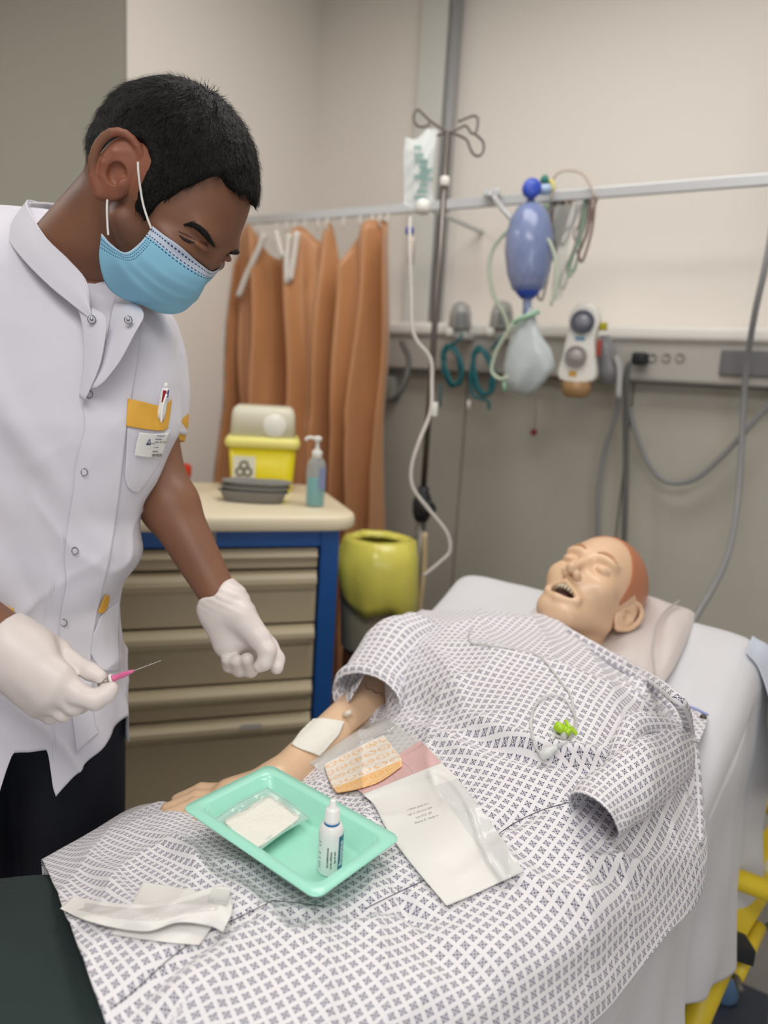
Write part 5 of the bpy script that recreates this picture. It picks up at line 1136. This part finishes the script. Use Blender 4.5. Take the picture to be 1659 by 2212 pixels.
coatVF=(TV.reshape(-1,3),gridF(NRr,NC,False,True))
tn=obj('tunic',coatVF,coatm,t,sol=.0015); bCoat=bvh(coatVF)
def cp(name,L,nu,nv,off,sm,m,par=tn,lift=None,sol=.0008,amp=0):
    V,Fc,u_=patch([bCoat],np.array(L,float),nu,nv,off=off,smooth=sm,lift=lift)
    if amp: V=V-FW*(vn(V*[1,1,.6],30,9)*amp)[:,None]
    return obj(name,(V,Fc),m,par,sol=sol),V
cp('front_panel',[[(228,742),(262,700),(304,690)],[(205,800),(245,780),(300,760)],[(181,868),(225,860),(285,850)],[(183,925),(222,925),(274,920)],[(164,1005),(205,1010),(264,1010)],[(158,1065),(200,1080),(256,1080)],[(147,1130),(190,1150),(246,1150)],[(139,1205),(180,1220),(234,1220)],[(143,1262),(172,1280),(218,1290)],[(134,1312),(160,1340),(205,1350)],[(129,1372),(150,1400),(196,1420)],[(136,1420),(158,1460),(200,1490)],[(150,1500),(165,1540),(204,1560)],[(166,1626),(180,1612),(214,1582)]],150,24,.0035,3,coatm)
plc=mat('tunic_shadow_seam',(168,166,180),.8)
# lapels
def quad(name,L,m,par=tn,sol=.0012,amp=.002):
    A=rs(rs(np.array([[P(*c) for c in r] for r in L]),26,0),20,1); A=A-FW*(vn(A,26,6)*amp)[...,None]; return obj(name,(A.reshape(-1,3),gridF(26,20)),m,par,sol=sol)
quad('lapel',[[(252,632,.985),(282,648,.975),(306,668,.97)],[(240,680,.965),(272,690,.95),(311,686,.945)],[(232,735,.955),(258,740,.945),(292,722,.94)],[(222,790,.950),(240,790,.945),(262,778,.94)],[(196,838,.948),(208,838,.945),(226,825,.942)]],coatm)
quad('lapel',[[(150,640,.955),(178,652,.95),(196,664,.95)],[(170,672,.945),(200,680,.94),(228,684,.94)],[(180,715,.945),(205,720,.94),(230,722,.94)],[(182,790,.948),(197,798,.945),(215,795,.942)],[(172,858,.952),(177,862,.95),(183,866,.948)]],coatm)
# stand collar
CB=[(40,468,1.10),(10,500,1.02),(45,555,.965),(100,612,.945),(158,660,.94),(196,690,.938)]; CT=[(92,438,1.12),(56,436,1.03),(96,508,.965),(148,560,.952),(186,605,.945),(196,655,.942)]
quad('collar',[[ (c[0],c[1],c[2]) for c in CB],[((a[0]+b[0])/2,(a[1]+b[1])/2,(a[2]+b[2])/2-.004) for a,b in zip(CB,CT)],CT],coatm,amp=.001)
quad('collar_back',[[(56,437,1.035),(60,470,1.06),(90,520,1.09)],[(92,437,1.10),(100,480,1.13),(130,540,1.15)],[(131,441,1.13),(150,490,1.15),(190,560,1.16)]],coatm,amp=.001)
quad('collar',[[(248,628,1.02),(275,640,1.05),(300,655,1.08)],[(250,640,1.01),(285,655,1.04),(318,672,1.07)],[(262,660,1.0),(300,680,1.03),(336,692,1.06)]],coatm,amp=.001)
snm=mat('snap_steel',(150,148,150),.3,metal=.9)
for x,y in ((193,852),(182,1020),(162,1190),(138,1345)):
    o=P(x,y,(hit(bCoat,x,y) or 1)-.0055); a=np.linspace(0,2*math.pi,16,endpoint=False); obj('snap_ring',tube([o+CR*.0042*math.cos(b)+CU*.0048*math.sin(b) for b in a],.0007,6,n=32,closed=True),snm,tn)
for x,y in ((198,690),(277,691)):
    o=P(x,y,.934); s_=obj('snap',lathe([(.0052,0),(.0052,.0012),(.004,.0022),(.0028,.001),(.0014,.0024)],20,o=o,z=nrm(C0-o)),snm,tn)
yl2=mat('ochre_trim',(226,172,66),.75,bump=.05,bscale=240)
cp('chest_pocket',[[(275,920),(310,926),(345,930),(368,928)],[(272,980),(310,985),(340,985),(356,980)],[(270,1030),(295,1036),(318,1034),(326,1024)],[(275,1052),(288,1062),(300,1062),(306,1050)]],40,30,.0045,3,coatm,amp=.002)
cp('pocket_band',[[(276,861),(308,868),(338,876),(356,877),(370,862)],[(274,892),(306,900),(336,905),(354,905),(366,898)],[(272,920),(305,926),(336,930),(352,930),(362,924)]],30,40,.007,3,yl2,lift=lambda a,b:.003*np.sin(b*9)*(1-a),sol=.001)
V_b=cp('name_badge',[[(301,934),(336,937),(365,934)],[(294,960),(328,963),(357,960)],[(291,984),(322,988),(350,984)]],24,24,.008,6,mat('badge_white',(240,240,238),.35,coat=.3)); bo,BV=V_b
A=BV.reshape(24,24,3); bx=nrm(A[12,23]-A[12,0]); by=nrm(A[0,12]-A[23,12]); bn=nrm(np.cross(bx,by)); bn=bn if bn@(C0-A[12,12])>0 else -bn
navy=mat('navy_ink',(40,40,110),.6); gold=mat('gold_ink',(206,196,90),.6)
def bt(s_,i,j,h,m): return text('badge_lettering',s_,A[i,j]+bn*.0014,bx,by,h,m,bo)
bt('INFIRMIER',21,15,.0062,ink); bt('Adrien',17,15,.0036,ink); bt('Groupement',2,16,.0026,navy); bt('Hospitalier',5,15,.0026,navy); bt('Alpes du Sud',8,17,.0042,mat('olive_ink',(120,124,70),.6)); bt('n° 1040',13,15,.0022,ink)
o=A[8,8]+bn*.0015; pts=[o-bx*.003-by*.0035,o+by*.005,o+bx*.004-by*.0035]; obj('badge_emblem',tube(pts+[pts[0]],.0004,5,n=4) if 0 else merge(*[tube([a,b],.0004,5) for a,b in zip(pts,pts[1:]+pts[:1])]),navy,bo); obj('badge_emblem',merge(*[tube([a,b],.0003,5) for a,b in ((o-bx*.002-by*.003,o-by*.001),(o-by*.001,o+bx*.0005-by*.004),(o+bx*.0005-by*.004,o+bx*.0015-by*.001),(o+bx*.0015-by*.001,o+bx*.011-by*.0025))]),navy,bo)
cp('hip_pocket',[[(218,1330),(240,1310),(256,1300)],[(196,1385),(228,1385),(256,1380)],[(196,1412),(230,1420),(258,1420)],[(216,1444),(232,1450),(258,1448)]],30,20,.004,3,coatm)
cp('hip_pocket_trim',[[(228,1284),(232,1286),(237,1288)],[(219,1304),(226,1307),(233,1308)],[(211,1323),(217,1325),(224,1324)]],20,10,.008,3,yl2)
cp('hip_pocket_trim',[[(-60,1296),(-20,1303),(10,1308),(31,1316)],[(-60,1312),(-20,1322),(8,1328),(30,1334)]],8,20,.006,3,yl2)
# far sleeve with ochre cuff and near sleeve
def sl(name,pts,rr,m,amp=.003,par=tn,n=50,seg=48,fl=1.):
    V,Fc=tube(pts,rr,seg,n=n,caps=False); V=V+(vn(V*[1,1,.6],26,41)*amp)[:,None]*nrm(CR+.3*CU); return obj(name,(V,Fc),m,par,sol=.0015)
sl('sleeve',[P(290,655,1.13),P(318,700,1.14),P(330,770,1.15),P(335,850,1.15),P(330,935,1.15)],[.012,.040,.050,.052,.050],coatm)
sl('sleeve_cuff',[P(338,868,1.152),P(335,905,1.152),P(330,945,1.152)],[.0485,.0500,.0475],yl2,amp=.002,n=20)
sl('sleeve',[P(-250,650,.97),P(-290,800,.95),P(-320,1010,.93)],[.066,.066,.068],coatm)
# trousers and shoes
nvy=mat('navy_trousers',(16,20,36),.85,bump=.1,bscale=200)
pz_=P(-17,1500,1.10)
def fz_(Q):
    hA=P(150,1540,1.115); hB=P(-80,1560,1.08); 
    fA=hA*[1,1,0]+_up*.06+CR*.01; fB=hB*[1,1,0]+_up*.06-HD*.02; kA=(hA+fA)/2; kB=(hB+fB)/2
    d=smin(chain(Q,[hA,kA,fA],[.080,.072,.060],.03),chain(Q,[hB,kB,fB],[.080,.070,.060],.03),.012)
    q=(Q-pz_); l=np.stack([q@RT,q@HD,q[...,2]],-1); d=smin(d,ell(l,(0,0,.02),(.165,.088,.15)),.03); return smax(d,.035-Q[...,2],.004)
a=P(150,1540,1.115); b_=P(-80,1560,1.08); lo=np.minimum(a,b_)-[.14,.14,0]; hi=np.maximum(a,b_)+[.14,.14,.2]; lo[2]=.01
obj('trousers',net(fz_,lo,hi,.009),nvy,t)
for h_ in (a,b_):
    f0=h_*[1,1,0]; fd=nrm([.75,.1,0]); obj('shoe',net(lambda Q:smax(cap(Q,f0+_up*.04-fd*.03,f0+fd*.14+_up*.028,.045,.038),-Q[...,2]+.002,.004),f0-[.12,.12,.02],f0+[.22,.2,.12],.006),mat('white_shoe',(220,220,220),.5),t)
# ------------------------------------------------ gloves
glv=mat('glove_latex',(222,212,208),.45,bump=.12,bscale=55,sub=.03)
def pc_(L): return [P(*c[:3]) for c in L],[c[3] for c in L]
def finger(Q,L,k=.005): p,r=pc_(L); return chain(Q,p,r,k)
def cut(Q,a,b,inside,k=.002):
    """drop what lies beyond the cuff line a-b"""
    a,b,i=P(*a),P(*b),P(*inside); e=nrm(b-a); n=nrm((i-a)-e*((i-a)@e)); n=nrm(n-ray((0),0)*0); return -((Q-a)@n)
def g1f(Q):
    d=cap(Q,P(-25,1352,.862),P(60,1410,.858),.030,.034)
    for L in ([(20,1378,.850,.024),(128,1462,.842,.0175)],[(20,1402,.845,.026),(116,1488,.840,.0175)],[(20,1425,.848,.026),(100,1508,.846,.0170)],[(15,1440,.855,.026),(84,1522,.856,.0155)]): d=smin(d,finger(Q,L),.014)
    d=smin(d,finger(Q,[(130,1468,.842,.0160),(168,1500,.840,.0122),(205,1512,.843,.0112),(228,1500,.848,.0096),(242,1486,.852,.0082)]),.004)
    d=smin(d,finger(Q,[(122,1494,.842,.0150),(160,1524,.846,.0112),(172,1522,.872,.0105),(150,1512,.888,.0095)]),.005)
    d=smin(d,finger(Q,[(104,1514,.848,.0145),(136,1537,.852,.0108),(146,1532,.878,.0100),(122,1520,.892,.009)]),.005)
    d=smin(d,finger(Q,[(88,1526,.858,.0130),(108,1544,.864,.0098),(112,1540,.886,.009),(96,1528,.896,.0085)]),.005)
    d=smin(d,finger(Q,[(70,1392,.876,.0200),(124,1408,.880,.0150),(160,1432,.872,.0108),(196,1452,.860,.0096),(216,1462,.856,.0080)]),.007)
    d=d+(vn(Q*1.,70,3)*.0008+np.sin((Q@CR)*900+(Q@CU)*700)*.0004*np.clip((P(60,1400,.85)@CR-(Q@CR))/.03,0,1))
    a,b=P(40,1323,.86),P(-6,1372,.855); e=nrm(b-a); n=nrm(np.cross(e,FW)); n=n if n@(P(100,1450,.86)-a)>0 else -n
    return smax(d,-((Q-a)@n),.002)
pa=np.array([P(-40,1300,.86),P(250,1560,.86),P(100,1450,.82),P(100,1450,.91)]); G1=net(g1f,pa.min(0)-.03,pa.max(0)+.03,.0022); obj('glove',G1,glv,t)
def cuffroll(pts,r=.0012): return tube(pts,r,6,n=60,closed=True)
def g2f(Q):
    d=finger(Q,[(466,1282,1.09,.0335),(480,1318,1.085,.0325)]); d=smin(d,finger(Q,[(478,1310,1.085,.033),(497,1385,1.085,.026)]),.012); d=smin(d,finger(Q,[(495,1305,1.08,.030),(545,1372,1.08,.0200)]),.014)
    d=smin(d,finger(Q,[(520,1330,1.065,.022),(560,1378,1.058,.0155),(578,1406,1.05,.0125),(572,1432,1.045,.0100),(560,1440,1.045,.0088)]),.010)
    d=smin(d,finger(Q,[(548,1368,1.085,.0180),(580,1398,1.085,.0140),(597,1424,1.075,.0115),(598,1442,1.062,.0095)]),.006)
    d=smin(d,finger(Q,[(522,1385,1.095,.0165),(540,1432,1.095,.0125),(541,1446,1.078,.011),(534,1424,1.058,.0098)]),.005)
    d=smin(d,finger(Q,[(505,1392,1.095,.0155),(517,1438,1.095,.0120),(517,1446,1.08,.0105),(511,1427,1.062,.0092)]),.005)
    d=smin(d,finger(Q,[(488,1390,1.095,.0145),(496,1432,1.095,.0110),(497,1438,1.082,.0095),(492,1424,1.068,.0085)]),.005)
    d=d+vn(Q,60,5)*.0009+np.sin((Q@CU)*620+(Q@CR)*260)*.0007*np.clip(((Q@CU)-P(480,1330,1.08)@CU)/.03,0,1)
    a,b=P(430,1306,1.085),P(502,1252,1.085); e=nrm(b-a); n=nrm(np.cross(e,FW)); n=n if n@(P(540,1400,1.085)-a)>0 else -n
    wob=.004*np.sin((Q@e)*150)
    return smax(d,-((Q-a)@n)-wob,.002)
pa=np.array([P(420,1235,1.08),P(620,1470,1.08),P(520,1350,1.03),P(520,1350,1.14)]); G2=net(g2f,pa.min(0)-.02,pa.max(0)+.02,.0025); obj('glove',G2,glv,t)
for Gm in ():
    pass
# catheter held between thumb and finger
t=thing('catheter','small pink and clear catheter held between gloved thumb and finger','catheter',P(240,1472,.85))
ca_=P(214,1480,.853); cb_=P(238,1468,.853); cc2=P(262,1462,.853); cd_=P(282,1457,.853); ce_=P(345,1440,.853); dr=nrm(cc2-ca_)
obj('flash_chamber',tube([ca_,cb_],.0040,12),mat('smoky_clear',(150,138,128),.15,alpha=.85,coat=.5),t)
obj('white_flange',lathe([(.0045,0),(.0060,.0008),(.0058,.003),(.0042,.0035)],16,o=cb_,z=dr),whitep,t)
obj('pink_hub',lathe([(.0048,0),(.0036,.002),(.0030,.010),(.0036,.012),(.0022,.022),(.0012,.026)],16,o=cb_+dr*.003,z=dr),mat('pink_hub',(226,110,160),.25,alpha=.9),t)
obj('cannula',tube([cb_+dr*.028,cb_+dr*.062],[.0007,.0003],8),mat('cannula_clear',(210,204,196),.2,alpha=.6),t)
# pen in the chest pocket
t=thing('pen','white four colour ballpoint pen clipped in the ochre trimmed pocket','pen',P(355,880,.95))
zP=(hit(bCoat,345,880) or .96)-.008
p0,p1=P(347,905,zP+.004),P(357,838,zP-.001); pd=nrm(p1-p0); pL=np.linalg.norm(p1-p0)
obj('barrel',lathe([(.0052,0),(.0056,.01),(.0054,pL*.75),(.0046,pL)],20,o=p0,z=pd),mat('pen_white',(238,238,238),.3),t)
obj('top_ball',lathe([(.001,pL),(.0025,pL+.001),(.0034,pL+.0035),(.0025,pL+.006),(.001,pL+.007)],16,o=p0,z=pd),mat('pen_white',(238,238,238)),t)
sd=nrm(np.cross(pd,FW)); tw=nrm(C0-p0)
obj('red_slider',box(p0+pd*pL*.52+tw*.0050,(.0048,.002,.017),x=sd,y=tw,z=pd,bev=.0006),mat('pen_red',(150,16,28),.35),t)
sgn=1 if sd@CR>0 else -1
obj('blue_slider',box(p0+pd*pL*.72+sd*sgn*.0048+tw*.001,(.002,.004,.010),x=sd,y=tw,z=pd,bev=.0005),mat('pen_blue',(40,44,120),.35),t)
obj('clip',tube([p0+pd*pL*.80+sd*sgn*.003+tw*.006,P(351,880,zP-.010),P(348,912,zP-.010)],[.0016,.0014,.0016],8),mat('pen_white',(238,238,238)),t)
